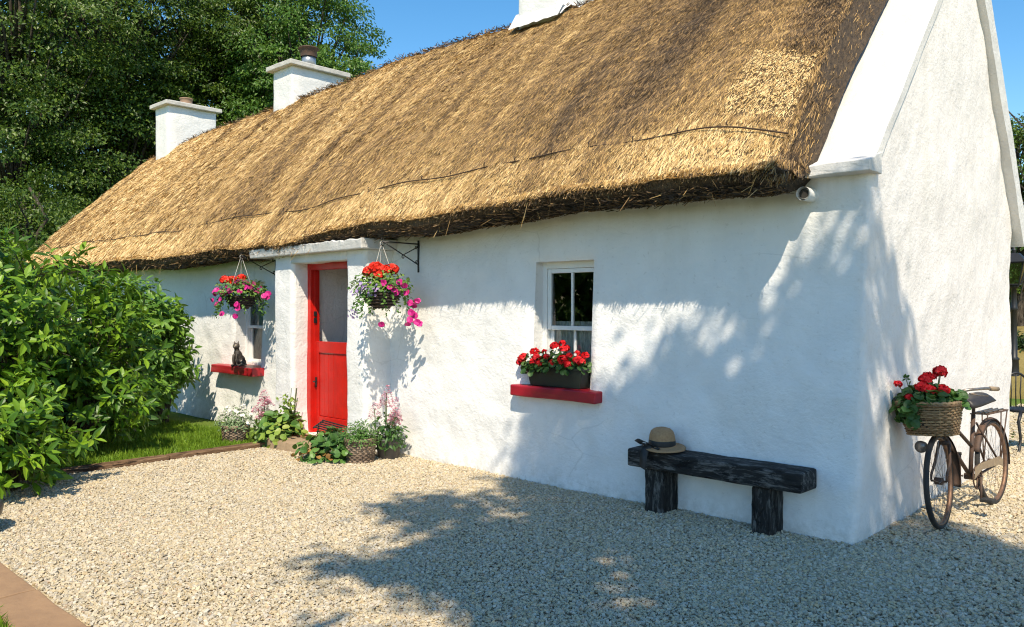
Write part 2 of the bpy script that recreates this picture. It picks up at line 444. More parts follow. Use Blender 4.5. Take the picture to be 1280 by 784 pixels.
GST = [(.0, (.36, .31, .23)), (.06, (.47, .405, .29)), (.25, (.57, .475, .305)), (.46, (.60, .505, .325)), (.60, (.585, .445, .24)), (.68, (.60, .525, .38)), (.90, (.62, .56, .45)), (.97, (.50, .445, .36)), (1, (.45, .29, .17))]
def gravelmats():
    t = NT('gravel_stone')
    f = t.island()
    col = t.ramp(f, GST)
    col = t.mix(t.math('MULTIPLY', t.noise(55, 4, .6, t.coord()), .5), col, (.36, .31, .25))
    a = t.fin(t.pbsdf(col, .75, t.bump(t.noise(120, 3, .6, t.coord()), .4, .004), 0, .3))
    t = NT('gravel_bed'); v = t.coord()
    cv = t.vor(46, v, 'Color'); d = t.vor(46, v, 'Distance')
    sep = t.n('ShaderNodeSeparateColor'); t.l(cv, sep.inputs[0])
    col = t.ramp(sep.outputs[0], GST)
    dk = t.ramp(d, [(.3, (1, 1, 1)), (.75, (.45, .42, .38))])
    col = t.mix(1.0, col, dk, 'MULTIPLY')
    b = t.fin(t.pbsdf(col, .85, t.bump(d, -.8, .02), 0, .2))
    return a, b
M['gravel'], M['gravel_bed'] = gravelmats()

def lawnmat(name, cs):
    t = NT(name); v = t.coord()
    f = t.math('ADD', t.math('MULTIPLY', t.noise(.7, 5, .6, v), .6), t.math('MULTIPLY', t.noise(30, 4, .7, v), .4))
    col = t.ramp(f, [(.32, cs[0]), (.5, cs[1]), (.66, cs[2])])
    return t.fin(t.pbsdf(col, .95, t.bump(t.noise(40, 4, .7, v), .8, .04), 0, .1))
M['lawn'] = lawnmat('lawn', [(.07, .12, .02), (.12, .19, .03), (.20, .24, .05)])
M['drylawn'] = lawnmat('dry_lawn', [(.16, .14, .04), (.27, .21, .07), (.36, .28, .11)])

# ------------------------------------------------------------------ camera, light
f = 1005.; yaw = rad(43.21)
cam = bpy.data.cameras.new('camera'); co = bpy.data.objects.new('camera', cam); COL.objects.link(co)
co.location = (1.990, -5.538, 1.6); co.rotation_euler = (rad(90), 0, yaw)
cam.sensor_width = 36; cam.lens = 36*f/1280; cam.shift_y = -10/1280; cam.clip_end = 3000; cam.clip_start = .05
SC.camera = co
CP = np.array([1.990, -5.538, 1.6]); FW = np.array([-math.sin(yaw), math.cos(yaw), 0]); RT = np.array([math.cos(yaw), math.sin(yaw), 0])
def ground_at(px, d, z=0.0):
    """a spot d metres ahead of the viewpoint, in the direction px of the photograph"""
    p = CP + FW*d + RT*d*(px-640)/f
    return (p[0], p[1], z)

AZ, EL = rad(43), rad(52)
SUN = np.array([math.sin(AZ)*math.cos(EL), -math.cos(AZ)*math.cos(EL), math.sin(EL)])
sl = bpy.data.lights.new('sun', 'SUN'); so = bpy.data.objects.new('sun', sl); COL.objects.link(so)
sl.energy = 4.3; sl.angle = rad(.53); sl.color = (1.0, .88, .69)
so.rotation_euler = Vector(SUN).to_track_quat('Z', 'Y').to_euler(); so.location = (8, -8, 14)
w = bpy.data.worlds.new('World'); SC.world = w; w.use_nodes = True
nt = w.node_tree; bg = nt.nodes['Background']
sky = nt.nodes.new('ShaderNodeTexSky'); sky.sky_type = 'NISHITA'; sky.sun_disc = False
sky.sun_elevation = EL; sky.sun_rotation = math.atan2(SUN[0], SUN[1])
sky.air_density = 1.0; sky.dust_density = .3; sky.ozone_density = 1.5
hs = nt.nodes.new('ShaderNodeHueSaturation'); hs.inputs['Saturation'].default_value = 1.33; hs.inputs['Hue'].default_value = .494
nt.links.new(sky.outputs[0], hs.inputs['Color']); nt.links.new(hs.outputs[0], bg.inputs[0]); bg.inputs[1].default_value = .135
vs = SC.view_settings; vs.view_transform = 'Standard'; vs.look = 'None'; vs.gamma = 1; vs.exposure = .55; vs.use_curve_mapping = False
SC.cycles.max_bounces = 8; SC.cycles.transparent_max_bounces = 12
SC.cycles.use_denoising = True; SC.cycles.denoising_prefilter = 'NONE'; SC.cycles.filter_width = 1.15

# ------------------------------------------------------------------ ground
g = G()
# one sheet to the horizon, rising softly into a bank on the far right
n = 121
u = np.linspace(-1, 1, n); ax = np.sign(u)*(np.abs(u)**3)*1500
XX, YY = np.meshgrid(ax, ax, indexing='ij')
V = np.stack([XX, YY, np.full_like(XX, -.03)], -1).reshape(-1, 3)
q = [(i*n+j, (i+1)*n+j, (i+1)*n+j+1, i*n+j+1) for i in range(n-1) for j in range(n-1)]
g.add(V, q); o = g.build('ground', M['lawn']); tag(o, kind='structure')

g = G()   # gravel yard sheet: front of the house and along the gable
pts = [(-6.25, 0.3), (-6.25, -4.08), (8, -4.08), (8, 9.0), (-.02, 9.0), (-.02, .3)]
for (x0, x1, y0, y1) in ((-6.25, -.05, -4.08, .25), (-.05, 9, -4.08, 9.5), (-1.7, 9, -14, -4.08), (-7.2, -6.25, -.75, .25)):
    g.add([(x0, y0, 0), (x1, y0, 0), (x1, y1, 0), (x0, y1, 0)], [(0, 1, 2, 3)])
o = g.build('gravel_yard', M['gravel_bed']); tag(o, kind='structure')

def pebbles(g, P, S, seed):
    r = np.random.default_rng(seed); n = len(P)
    base = np.array([(-1, -1, -1), (1, -1, -1), (1, 1, -1), (-1, 1, -1), (-1, -1, 1), (1, -1, 1), (1, 1, 1), (-1, 1, 1)], float)*.5
    v = base[None]*r.uniform(.55, 1.1, (n, 8, 3))
    sc = np.stack([r.uniform(.8, 1.5, n), r.uniform(.6, 1.0, n), r.uniform(.35, .75, n)], 1)
    v = v*sc[:, None]*S[:, None, None]
    a = r.uniform(0, 2*PI, n); tx = r.normal(0, .35, n); ty = r.normal(0, .35, n)
    c, s = np.cos(tx), np.sin(tx); y, z = v[..., 1].copy(), v[..., 2].copy()
    v[..., 1] = c[:, None]*y - s[:, None]*z; v[..., 2] = s[:, None]*y + c[:, None]*z
    c, s = np.cos(ty), np.sin(ty); x, z = v[..., 0].copy(), v[..., 2].copy()
    v[..., 0] = c[:, None]*x + s[:, None]*z; v[..., 2] = -s[:, None]*x + c[:, None]*z
    c, s = np.cos(a), np.sin(a); x, y = v[..., 0].copy(), v[..., 1].copy()
    v[..., 0] = c[:, None]*x - s[:, None]*y; v[..., 1] = s[:, None]*x + c[:, None]*y
    v += P[:, None]
    fq = np.array([(0, 3, 2, 1), (4, 5, 6, 7), (0, 1, 5, 4), (1, 2, 6, 5), (2, 3, 7, 6), (3, 0, 4, 7)])
    g.add(v.reshape(-1, 3), (fq[None] + (np.arange(n)*8)[:, None, None]).reshape(-1, 4))
g = G()
def scatter(x0, x1, y0, y1, dens, smin, smax, seed, zoff=0):
    r = np.random.default_rng(seed); n = int((x1-x0)*(y1-y0)*dens)
    P = np.stack([r.uniform(x0, x1, n), r.uniform(y0, y1, n), np.zeros(n)], 1)
    S = smin + (smax-smin)*r.power(.8, n)**1.6
    hump = .012*vnoise(P, 1.7)
    P[:, 2] = S*.12 + r.uniform(0, .012, n) + zoff + hump
    pebbles(g, P, S, seed+1)
scatter(-6.23, -2.6, -4.06, -.05, 6600, .010, .025, 21)
scatter(-2.6, .6, -4.06, -.05, 7000, .009, .0245, 31)
scatter(-6.9, -6.2, -.75, -.1, 4200, .012, .028, 22)
scatter(.0, 2.6, -.6, 5.0, 4200, .012, .030, 23)
scatter(.6, 1.6, -3.4, -.5, 6000, .010, .026, 24)
scatter(.0, 3.0, 5, 9.4, 1400, .022, .05, 25)
scatter(-.9, .0, 4.5, 9.4, 900, .022, .05, 26)
o = g.build('gravel', M['gravel']); tag(o, kind='stuff')

# small lawn bed at the left, its timber edging, corner paving, corner grass
def grassblades(g, x0, x1, y0, y1, dens, hmin, hmax, seed, zb=-.01):
    r = np.random.default_rng(seed); n = int((x1-x0)*(y1-y0)*dens)
    P = np.stack([r.uniform(x0, x1, n), r.uniform(y0, y1, n), np.full(n, zb)], 1)
    P[:, 2] += .0
    D = nrm(np.stack([r.normal(0, .38, n), r.normal(0, .38, n), np.ones(n)], 1))
    N = rdir(n, r); H = r.uniform(hmin, hmax, n)*(1+.35*vnoise(P, 2.2))
    leaves(g, P, D, N, H, r.uniform(.004, .009, n), .2, .25, False)
g = G()
grassblades(g, -9.2, -6.36, -3.4, -.72, 5200, .04, .11, 31)
grassblades(g, -6.0, -1.72, -5.6, -4.36, 5200, .04, .09, 32)
o = g.build('grass', M['grass']); tag(o, kind='stuff')
g = G(); g.add([(-11, -6, .004), (-6.3, -6, .004), (-6.3, -.35, .004), (-11, -.35, .004)], [(0, 1, 2, 3)])
o = g.build('lawn_bed', M['lawn']); tag(o, kind='structure')
g = G()
for y0, y1 in ((-3.3, -1.92), (-1.91, -.72)):
    bm = boxb(-6.38, -6.24, y0, y1, -.05, .055, .012)
    for v in bm.verts: v.co.z += .006*fb(v.co.x*9, v.co.y*3, 1); v.co.x += .008*fb(v.co.y*3, 4, v.co.z*6)
    g.addbm(bm)
o = g.build('timber_edging', M['brown_timber_y']); tag(o, 'low brown timber edging between the small lawn and the pale gravel', 'edging')

def slab(name, x0, x1, y0, y1, z1, mat, label, cat, group=None, jit=.015, seed=0, z0=-.04):
    bm = boxb(x0, x1, y0, y1, z0, z1, .01, 2)
    bmesh.ops.subdivide_edges(bm, edges=bm.edges[:], cuts=2, use_grid_fill=True)
    for v in bm.verts:
        p = v.co.copy()
        v.co.x += jit*fb(p.x*4+seed, p.y*4, 3); v.co.y += jit*fb(p.x*4, p.y*4+seed, 7); v.co.z += .3*jit*fb(p.x*5, p.y*5, seed)
    o = G().addbm(bm).build(name, mat, smooth=False); return tag(o, label, cat, group)
slab('paving_slab', -2.98, -2.06, -4.345, -4.09, .025, M['stone2'], 'larger brown paving slab, its corner reaching into the gravel at the bottom', 'paving slab', 'brown paving slabs edging the corner grass', .012, 1)
slab('paving_slab', -3.72, -2.995, -4.34, -4.085, .025, M['stone2'], 'brown paving slab cut by the left edge, next to the dark bowl', 'paving slab', 'brown paving slabs edging the corner grass', .012, 5)

# ------------------------------------------------------------------ cottage
house = thing('thatched_cottage', 'long whitewashed cottage with golden thatched roof and red half door', 'cottage')

def yf(z): return -.08 + .12*np.clip(z/2.4, 0, 1) - .02*np.clip(1-np.asarray(z)/.35, 0, 1)**2
def xg(z): return .055*np.clip(np.asarray(z)/2.5, 0, 1)
APY, APZ = 2.33, 4.85
def rake(y):
    y = np.asarray(y, float)
    return np.where(y < APY, 2.50 + (APZ-2.50)*(y-.04)/(APY-.04), APZ - (APZ-2.42)*(y-APY)/(4.16-APY))
OPEN = {'win': (-2.95, -2.28, .86, 2.0), 'win2': (-8.52, -7.80, .76, 1.92), 'door': (-6.58, -5.26, -.1, 2.13)}
WTOP = 2.5
def frontwall():
    xs = set(np.round(np.linspace(-16.3, -.05, 382), 4)); zs = set(np.round(np.linspace(-.1, WTOP, 62), 4))
    xs = np.array(sorted(xs)); zs = np.array(sorted(zs))
    for (x0, x1, z0, z1) in OPEN.values():
        for v in (x0, x1): xs[np.argmin(abs(xs-v))] = v
        for v in (z0, z1): zs[np.argmin(abs(zs-v))] = v
    v = (zs+.1)/(WTOP+.1)
    arc = np.linspace(0, PI/2, 6)[1:-1]
    ys = np.linspace(.05, 4.16, 92)
    cols = []   # (kind, param)
    P = []; Nn = []
    for x in xs:
        z = zs; P.append(np.stack([np.full_like(z, x), yf(z), z], 1)); Nn.append(np.tile((0, -1, 0), (len(z), 1)))
    for a in arc:
        z = -.1 + v*(2.52+.1); r = .05
        P.append(np.stack([xg(z)-r+np.sin(a)*r, yf(z)+r-np.cos(a)*r, z], 1)); Nn.append(np.tile((math.sin(a), -math.cos(a), 0), (len(z), 1)))
    for y in ys:
        z = -.1 + v*(float(rake(y))+.1)
        lean = .06*np.clip(1-z/2.4, 0, 1)*np.clip((y-3.2)/.96, 0, 1) - .0
        fr = np.clip(1-(y-.05)/1.2, 0, 1)
        yy = y + fr*yf(z) + lean
        P.append(np.stack([xg(z), yy, z], 1)); Nn.append(np.tile((1, 0, 0), (len(z), 1)))
    P = np.array(P); Nn = np.array(Nn, float)
    nx = len(xs)
    D = .030*vnoise(P, .9) + .016*vnoise(P, 2.6) + .007*vnoise(P, 7) + .0035*vnoise(P, 16)
    for (x0, x1, z0, z1) in OPEN.values():
        X, Z = P[..., 0], P[..., 2]
        d = np.hypot(np.maximum(np.maximum(x0-X, X-x1), 0), np.maximum(np.maximum(z0-Z, Z-z1), 0))
        inside = (d < .075) & (np.arange(len(P))[:, None] < nx)
        D = np.where(inside, D*(d/.075) - .030*(1-d/.075)**2, D)
    D = np.where((np.arange(len(P))[:, None] >= nx), np.clip(D, -.04, .022), D)
    P = P + Nn*D[..., None]
    g = G(); nr = len(zs); nc = len(P)
    quads = []
    hole = {}
    for i in range(nc-1):
        for j in range(nr-1):
            skip = None
            if i < nx-1:
                xm, zm = (xs[i]+xs[i+1])/2, (zs[j]+zs[j+1])/2
                for k, (x0, x1, z0, z1) in OPEN.items():
                    if x0 < xm < x1 and z0 < zm < z1: skip = k
            if skip: hole.setdefault(skip, []).append((i, j)); continue
            quads.append((i*nr+j, (i+1)*nr+j, (i+1)*nr+j+1, i*nr+j+1, 1 if i >= nx+len(arc)//2 else 0))
    qa = np.array(quads)
    g.add(P.reshape(-1, 3), qa[qa[:, 4] == 0][:, :4])
    q1 = qa[qa[:, 4] == 1][:, :4]
    g.q.append(q1); g.qm.append(np.full(len(q1), 1))
    # reveals
    dep = {'win': .20, 'win2': .22, 'door': .45}
    for k, cells in hole.items():
        S = set(cells); loop = []
        i0 = min(c[0] for c in cells); i1 = max(c[0] for c in cells)+1; j0 = min(c[1] for c in cells); j1 = max(c[1] for c in cells)+1
        loop = [(i, j0) for i in range(i0, i1)] + [(i1, j) for j in range(j0, j1)] + [(i, j1) for i in range(i1, i0, -1)] + [(i0, j) for j in range(j1, j0, -1)]
        B = np.array([P[i, j] for i, j in loop]); m = len(B); rings = [B]
        for s_ in (.25, .6, 1.0):
            R = B.copy(); R[:, 1] = B[:, 1]*(1-s_) + dep[k]*s_
            R += .006*np.stack([vnoise(R, 5), 0*R[:, 0], vnoise(R+9, 5)], 1)*s_
            rings.append(R)
        quads = [(a*m+i, a*m+(i+1) % m, (a+1)*m+(i+1) % m, (a+1)*m+i) for a in range(3) for i in range(m)]
        g.add(np.concatenate(rings), [(x[3], x[2], x[1], x[0]) for x in quads])
    # far end, back and interior
    yb = 4.12
    g.add([(-16.3, .02, -.1), (-16.3, yb, -.1), (-16.3, yb, 2.42), (-16.3, 2.2, 4.75), (-16.3, .02, 2.5)], [(0, 1, 2, 4)], [(2, 3, 4)])
    g.add([(-16.3, yb, -.1), (0, yb+.1, -.1), (0, yb+.02, 2.42), (-16.3, yb, 2.42)], [(0, 1, 2, 3)])
    return g
frontwall().build('wall', [M['plaster'], M['plaster']], house, True)
# dark rooms inside (behind glass and door): floor, back partition, ceiling
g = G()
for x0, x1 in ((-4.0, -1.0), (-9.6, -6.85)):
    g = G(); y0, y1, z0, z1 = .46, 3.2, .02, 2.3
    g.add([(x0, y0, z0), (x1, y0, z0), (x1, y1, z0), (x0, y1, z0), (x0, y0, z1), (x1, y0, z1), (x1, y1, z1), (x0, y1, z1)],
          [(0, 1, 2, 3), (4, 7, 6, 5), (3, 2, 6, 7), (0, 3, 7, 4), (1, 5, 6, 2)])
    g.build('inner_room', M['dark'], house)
g = G(); x0, x1, y0, y1, z0, z1 = -6.8, -5.1, .465, 2.4, .03, 2.35
g.add([(x0, y0, z0), (x1, y0, z0), (x1, y1, z0), (x0, y1, z0), (x0, y0, z1), (x1, y0, z1), (x1, y1, z1), (x0, y1, z1)],
      [(0, 1, 2, 3), (4, 7, 6, 5), (3, 2, 6, 7), (0, 3, 7, 4), (1, 5, 6, 2)])
g.build('hall', M['coping'], house)

# ---- porch: two piers, reveal and lumpy roof slab
PX0, PX1, PYF = -6.88, -5.03, -.36
DX0, DX1, DZ1 = -6.46, -5.38, 2.10
def porch():
    g = G()
    zs = np.linspace(-.05, 2.2, 46)
    def strip(path, nor, ztop=2.2, zlow=-.05, mi=0):
        zz = np.linspace(zlow, ztop, 46)
        P = np.array([[(x, y, z) for z in zz] for x, y in path]); Nn = np.array([[(nx, ny, 0)]*len(zz) for nx, ny in nor], float)
        flare = .045*np.clip(1-P[..., 2]/.5, 0, 1)**2
        D = .016*vnoise(P, 2.4) + .007*vnoise(P, 7) + flare
        P = P + Nn*D[..., None]; nr = len(zz)
        g.add(P.reshape(-1, 3), [(i*nr+j, (i+1)*nr+j, (i+1)*nr+j+1, i*nr+j+1) for i in range(len(path)-1) for j in range(nr-1)], None, mi)
    def rounded(pts, r=.05, k=4, step=.06):
        out = []; nor = []
        m = len(pts)
        segn = []
        for i in range(m-1):
            d = np.array(pts[i+1])-np.array(pts[i]); d = d/np.linalg.norm(d); segn.append((d, np.array([d[1], -d[0]])))
        for i in range(m-1):
            a = np.array(pts[i], float); b = np.array(pts[i+1], float); d, nn = segn[i]
            if i > 0: a = a + d*r
            if i < m-2: b = b - d*r
            L = np.linalg.norm(b-a); c = max(2, int(L/step))
            for s_ in np.linspace(0, 1, c): out.append(tuple(a+(b-a)*s_)); nor.append(tuple(nn))
            if i < m-2:
                d2, n2 = segn[i+1]; cen = np.array(pts[i+1]) - d*r + d2*r
                turn = d[0]*d2[1]-d[1]*d2[0]
                for s_ in np.linspace(0, 1, k+2)[1:-1]:
                    nn2 = nn*(1-s_)+n2*s_; nn2 = nn2/np.linalg.norm(nn2)
                    # convex corner for left turns
                    out.append(tuple(cen + nn2*r*(1 if turn > 0 else -1))); nor.append(tuple(nn2))
        return out, nor
    # left pier: from wall, out, across, and back into reveal ; path ordered so normal=(dy,-dx) points outward
    p, nn = rounded([(PX0, .1), (PX0, PYF), (DX0, PYF), (DX0, .46)], .055)
    strip(p, nn)
    p, nn = rounded([(DX1, .46), (DX1, PYF), (PX1, PYF), (PX1, .1)], .055)
    strip(p, nn)
    # lintel above opening and soffit of the opening
    bm = boxb(DX0-.06, DX1+.06, PYF+.004, .44, DZ1, 2.23, .0)
    bmesh.ops.subdivide_edges(bm, edges=bm.edges[:], cuts=5, use_grid_fill=True)
    for v in bm.verts: v.co.z += .010*fb(v.co.x*3, v.co.y*4, 2) if v.co.z < 2.15 else 0
    g.addbm(bm)
    # threshold
    g.addbm(boxb(DX0-.02, DX1+.02, PYF+.05, .44, -.04, .075, .01))
    return g
po = porch().build('porch', M['plaster'], house, True)
g = G()
bm = boxb(-7.28, -4.95, PYF-.10, .05, 2.195, 2.295, .012)
bmesh.ops.subdivide_edges(bm, edges=[e for e in bm.edges if abs(e.verts[0].co.x-e.verts[1].co.x) > .5], cuts=44, use_grid_fill=True)
for v in bm.verts:
    if v.co.z > 2.24: v.co.z += .018*fb(v.co.x*9, 1, 1) + .008*fb(v.co.x*24, 3, 1) + .008; v.co.y -= .012 + .012*fb(v.co.x*7, 5, 1)*(1 if v.co.y < -.2 else 0)
    else: v.co.z += .004*fb(v.co.x*4, 9, 1)
    v.co.z += .012*(v.co.x+6)*.6
g.addbm(bm); g.build('porch_roof', M['coping'], po, False)

# ---- door frame, half door
g = G()
fy0, fy1 = -.155, -.045
g.addbm(boxb(DX0-.01, DX0+.075, fy0, fy1, .07, DZ1, .006)); g.addbm(boxb(DX1-.075, DX1+.01, fy0, fy1, .07, DZ1, .006)); g.addbm(boxb(DX0+.076, DX1-.076, fy0, fy1, DZ1-.075, DZ1+.005, .006))
g.addbm(boxb(DX0+.076, DX0+.098, fy0+.045, fy1, .07, DZ1-.077, .003))
df = g.build('door_frame', M['red'], house, False)
g = G()
dx0, dx1, dz0, dz1 = DX0+.082, DX1-.082, .09, 1.17
npl = 8; pw = (dx1-dx0-.16)/npl
for i in range(npl):
    g.addbm(boxb(dx0+.08+i*pw+.0015, dx0+.08+(i+1)*pw-.0015, -.086, -.05, dz0+.19, dz1-.14, .004))
g.addbm(boxb(dx0, dx0+.078, -.1, -.052, dz0, dz1, .004)); g.addbm(boxb(dx1-.078, dx1, -.1, -.052, dz0, dz1, .004))
g.addbm(boxb(dx0+.079, dx1-.079, -.1, -.052, dz0, dz0+.185, .004)); g.addbm(boxb(dx0+.079, dx1-.079, -.1, -.052, dz1-.135, dz1, .004))
door = g.build('half_door', M['red'], house, False)
g = G(); g.addbm(boxb(dx0+.018, dx0+.05, -.112, -.1015, .62, .74, .004)); tube(g, [(dx0+.034, -.112, .69), (dx0+.034, -.145, .69), (dx0+.085, -.15, .685)], .008, 8)
g.build('handle', M['iron'], door)
g = G()
for z in (1.42, 1.5): g.addbm(boxb(DX0+.099, DX0+.112, -.13, -.09, z-.03, z+.03, .003))
g.build('hinge', M['iron'], df)

# ---- windows
def window(x0, x1, z0, z1, y, cols, name, sill, worn):
    """sliding sash window filling x0..x1"""
    g = G(); fr = .045
    g.addbm(boxb(x0-.03, x0+fr, y, y+.09, z0-.01, z1+.03, .004)); g.addbm(boxb(x1-fr, x1+.03, y, y+.09, z0-.01, z1+.03, .004))
    g.addbm(boxb(x0+fr+.001, x1-fr-.001, y, y+.09, z1-.06, z1+.03, .004)); g.addbm(boxb(x0+fr+.001, x1-fr-.001, y, y+.09, z0-.01, z0+.05, .004))
    win = g.build('window', M['white_paint'], house)
    ix0, ix1 = x0+fr+.002, x1-fr-.002; iz0, iz1 = z0+.052, z1-.062; zm = iz0 + (iz1-iz0)*.47
    for nm, a, b, yy in (('upper_sash', zm-.02, iz1, y+.012), ('lower_sash', iz0, zm+.02, y+.05)):
        g = G(); s_ = .042
        g.addbm(boxb(ix0, ix0+s_, yy, yy+.036, a, b, .004)); g.addbm(boxb(ix1-s_, ix1, yy, yy+.036, a, b, .004))
        g.addbm(boxb(ix0+s_+.001, ix1-s_-.001, yy, yy+.036, a, a+.04, .004)); g.addbm(boxb(ix0+s_+.001, ix1-s_-.001, yy, yy+.036, b-.04, b, .004))
        if cols == 2:
            c = (ix0+ix1)/2; g.addbm(boxb(c-.012, c+.012, yy+.003, yy+.033, a+.041, b-.041, .004))
        sash = g.build(nm, M['white_paint'], win)
        g = G(); g.add([(ix0+s_-.01, yy+.018, a+.03), (ix1-s_+.01, yy+.018, a+.03), (ix1-s_+.01, yy+.018, b-.03), (ix0+s_-.01, yy+.018, b-.03)], [(0, 1, 2, 3)])
        g.build('pane', M['glass'], sash)
    # lace curtain hanging in folds behind the lower half
    g = G(); xs_ = np.linspace(x0+.02, x1-.02, 90); zz = np.linspace(z0+.03, zm+.06 if cols == 2 else z1-.05, 8)
    P = np.array([[(x, y+.105+.010*math.sin(x*95)+.008*math.sin(x*41+2), z) for z in zz] for x in xs_])
    if cols == 2: keep = lambda x: True
    nr = len(zz); g.add(P.reshape(-1, 3), [(i*nr+j, (i+1)*nr+j, (i+1)*nr+j+1, i*nr+j+1) for i in range(len(xs_)-1) for j in range(nr-1)])
    g.build('lace_curtain', M['lace'], win, True)
    sx0, sx1, sy0, sz0, sz1 = sill
    bm = boxb(sx0, sx1, sy0, y-.005, sz0, sz1, .012)
    bmesh.ops.subdivide_edges(bm, edges=bm.edges[:], cuts=3, use_grid_fill=True)
    for v in bm.verts: v.co.z += .006*fb(v.co.x*4, v.co.y*5, 3)+ .0; v.co.y += .008*fb(v.co.x*4, 2, v.co.z*8)
    G().addbm(bm).build('sill', M['red_sill_worn' if worn else 'red_sill'], win, False)
    return win
window(-2.95, -2.28, .86, 2.0, .145, 2, 'window', (-3.085, -2.11, -.165, .775, .875), False)
window(-8.52, -7.80, .76, 1.92, .16, 1, 'window', (-8.84, -7.70, -.20, .665, .775), True)

# ---- gable coping
def coping():
    front = G()
    th = .11
    def slope(g, p0, p1, x0, x1, th, mi=0, n=26):
        p0 = np.array(p0); p1 = np.array(p1); d = (p1-p0)/np.linalg.norm(p1-p0); up = np.array([-d[1], d[0]])
        if up[1] < 0: up = -up
        V = []
        for s_ in np.linspace(0, 1, n):
            c = p0+(p1-p0)*s_
            for xx, hh in ((x0, 0), (x1, 0), (x1, th), (x1-.02, th+.004), ((x0+x1)/2, th+.008), (x0, th)):
                q_ = c+up*hh; j = .008*fb(s_*9, xx*3, hh*8)
                V.append((xx+j*.6, q_[0]+j, q_[1]+j))
        q = []
        for i in range(n-1):
            for k in range(6): q.append((i*6+k, i*6+(k+1) % 6, (i+1)*6+(k+1) % 6, (i+1)*6+k))
        e = (n-1)*6
        g.add(V, q + [(0, 3, 2, 1), (0, 5, 4, 3), (e, e+1, e+2, e+3), (e, e+3, e+4, e+5)], None, mi)
    slope(front, (.03, 2.495), (APY-.02, APZ-.005), -.55, .088, .07)
    # kneeler: flat slab closing the foot of the coping over the front wall
    bm = boxb(-.42, .095, -.095, .13, 2.49, 2.565, .006)
    bmesh.ops.subdivide_edges(bm, edges=bm.edges[:], cuts=4, use_grid_fill=True)
    for v in bm.verts:
        v.co.z += max(0, v.co.y+.095)*.35*(1 if v.co.z > 2.53 else 0); v.co.z += .006*fb(v.co.x*6, v.co.y*6, 1); v.co.y += .008*fb(v.co.x*7, 3, v.co.z*7)
    front.addbm(bm)
    front.build('gable_coping', M['coping'], house, False)
    rear = G(); slope(rear, (APY-.0, APZ+.0), (4.30, 2.22), -.5, .13, .22)
    rear.build('gable_coping', M['rear_coping'], house, False)
coping()

# ---- thatch
EX = np.array([-16.6, -13, -11.4, -9.5, -7.5, -6.2, -5.1, -4.2, -3.2, -2.4, -1.8, -.8, -.4, -.2])
EZ = np.array([2.33, 2.30, 2.29, 2.29, 2.31, 2.34, 2.42, 2.44, 2.47, 2.48, 2.50, 2.52, 2.52, 2.50])
RX = np.array([-16.6, -16.0, -13.2, -11, -8.8, -7.5, -5.2, -3.9, -.2]); RZ = np.array([4.92, 4.98, 5.17, 5.2, 5.28, 5.33, 5.30, 5.28, 5.27])
def ez(x): return np.interp(x, EX, EZ) + .018*np.sin(x*2.1) + .010*np.sin(x*5.3+1)
def rz(x): return np.interp(x, RX, RZ) + .012*np.sin(x*1.7+.5)
TXR = -.40
def prof(x, s):
    """front profile. s<0 underside/lip, 0..1 up the slope, >1 down the back; returns Y,Z"""
    e = ez(x); r = rz(x)
    y = np.where(s >= 0, -.475 + (2.15+.475)*s, 0); t = np.clip(s, 0, 1)
    z = e + .01 + (r-e-.01)*(t + .22*t*(1-t)*(1.4-t))
    z = z - .13*np.clip((x+1.15)/.75, 0, 1)**2*np.clip(s/.06, 0, 1)*np.clip((1-s)/.1, 0, 1)
    rr = np.clip((s-.93)/.07, 0, 1); z = z - .05*rr**2*np.clip(s, 0, 1)
    return y, z
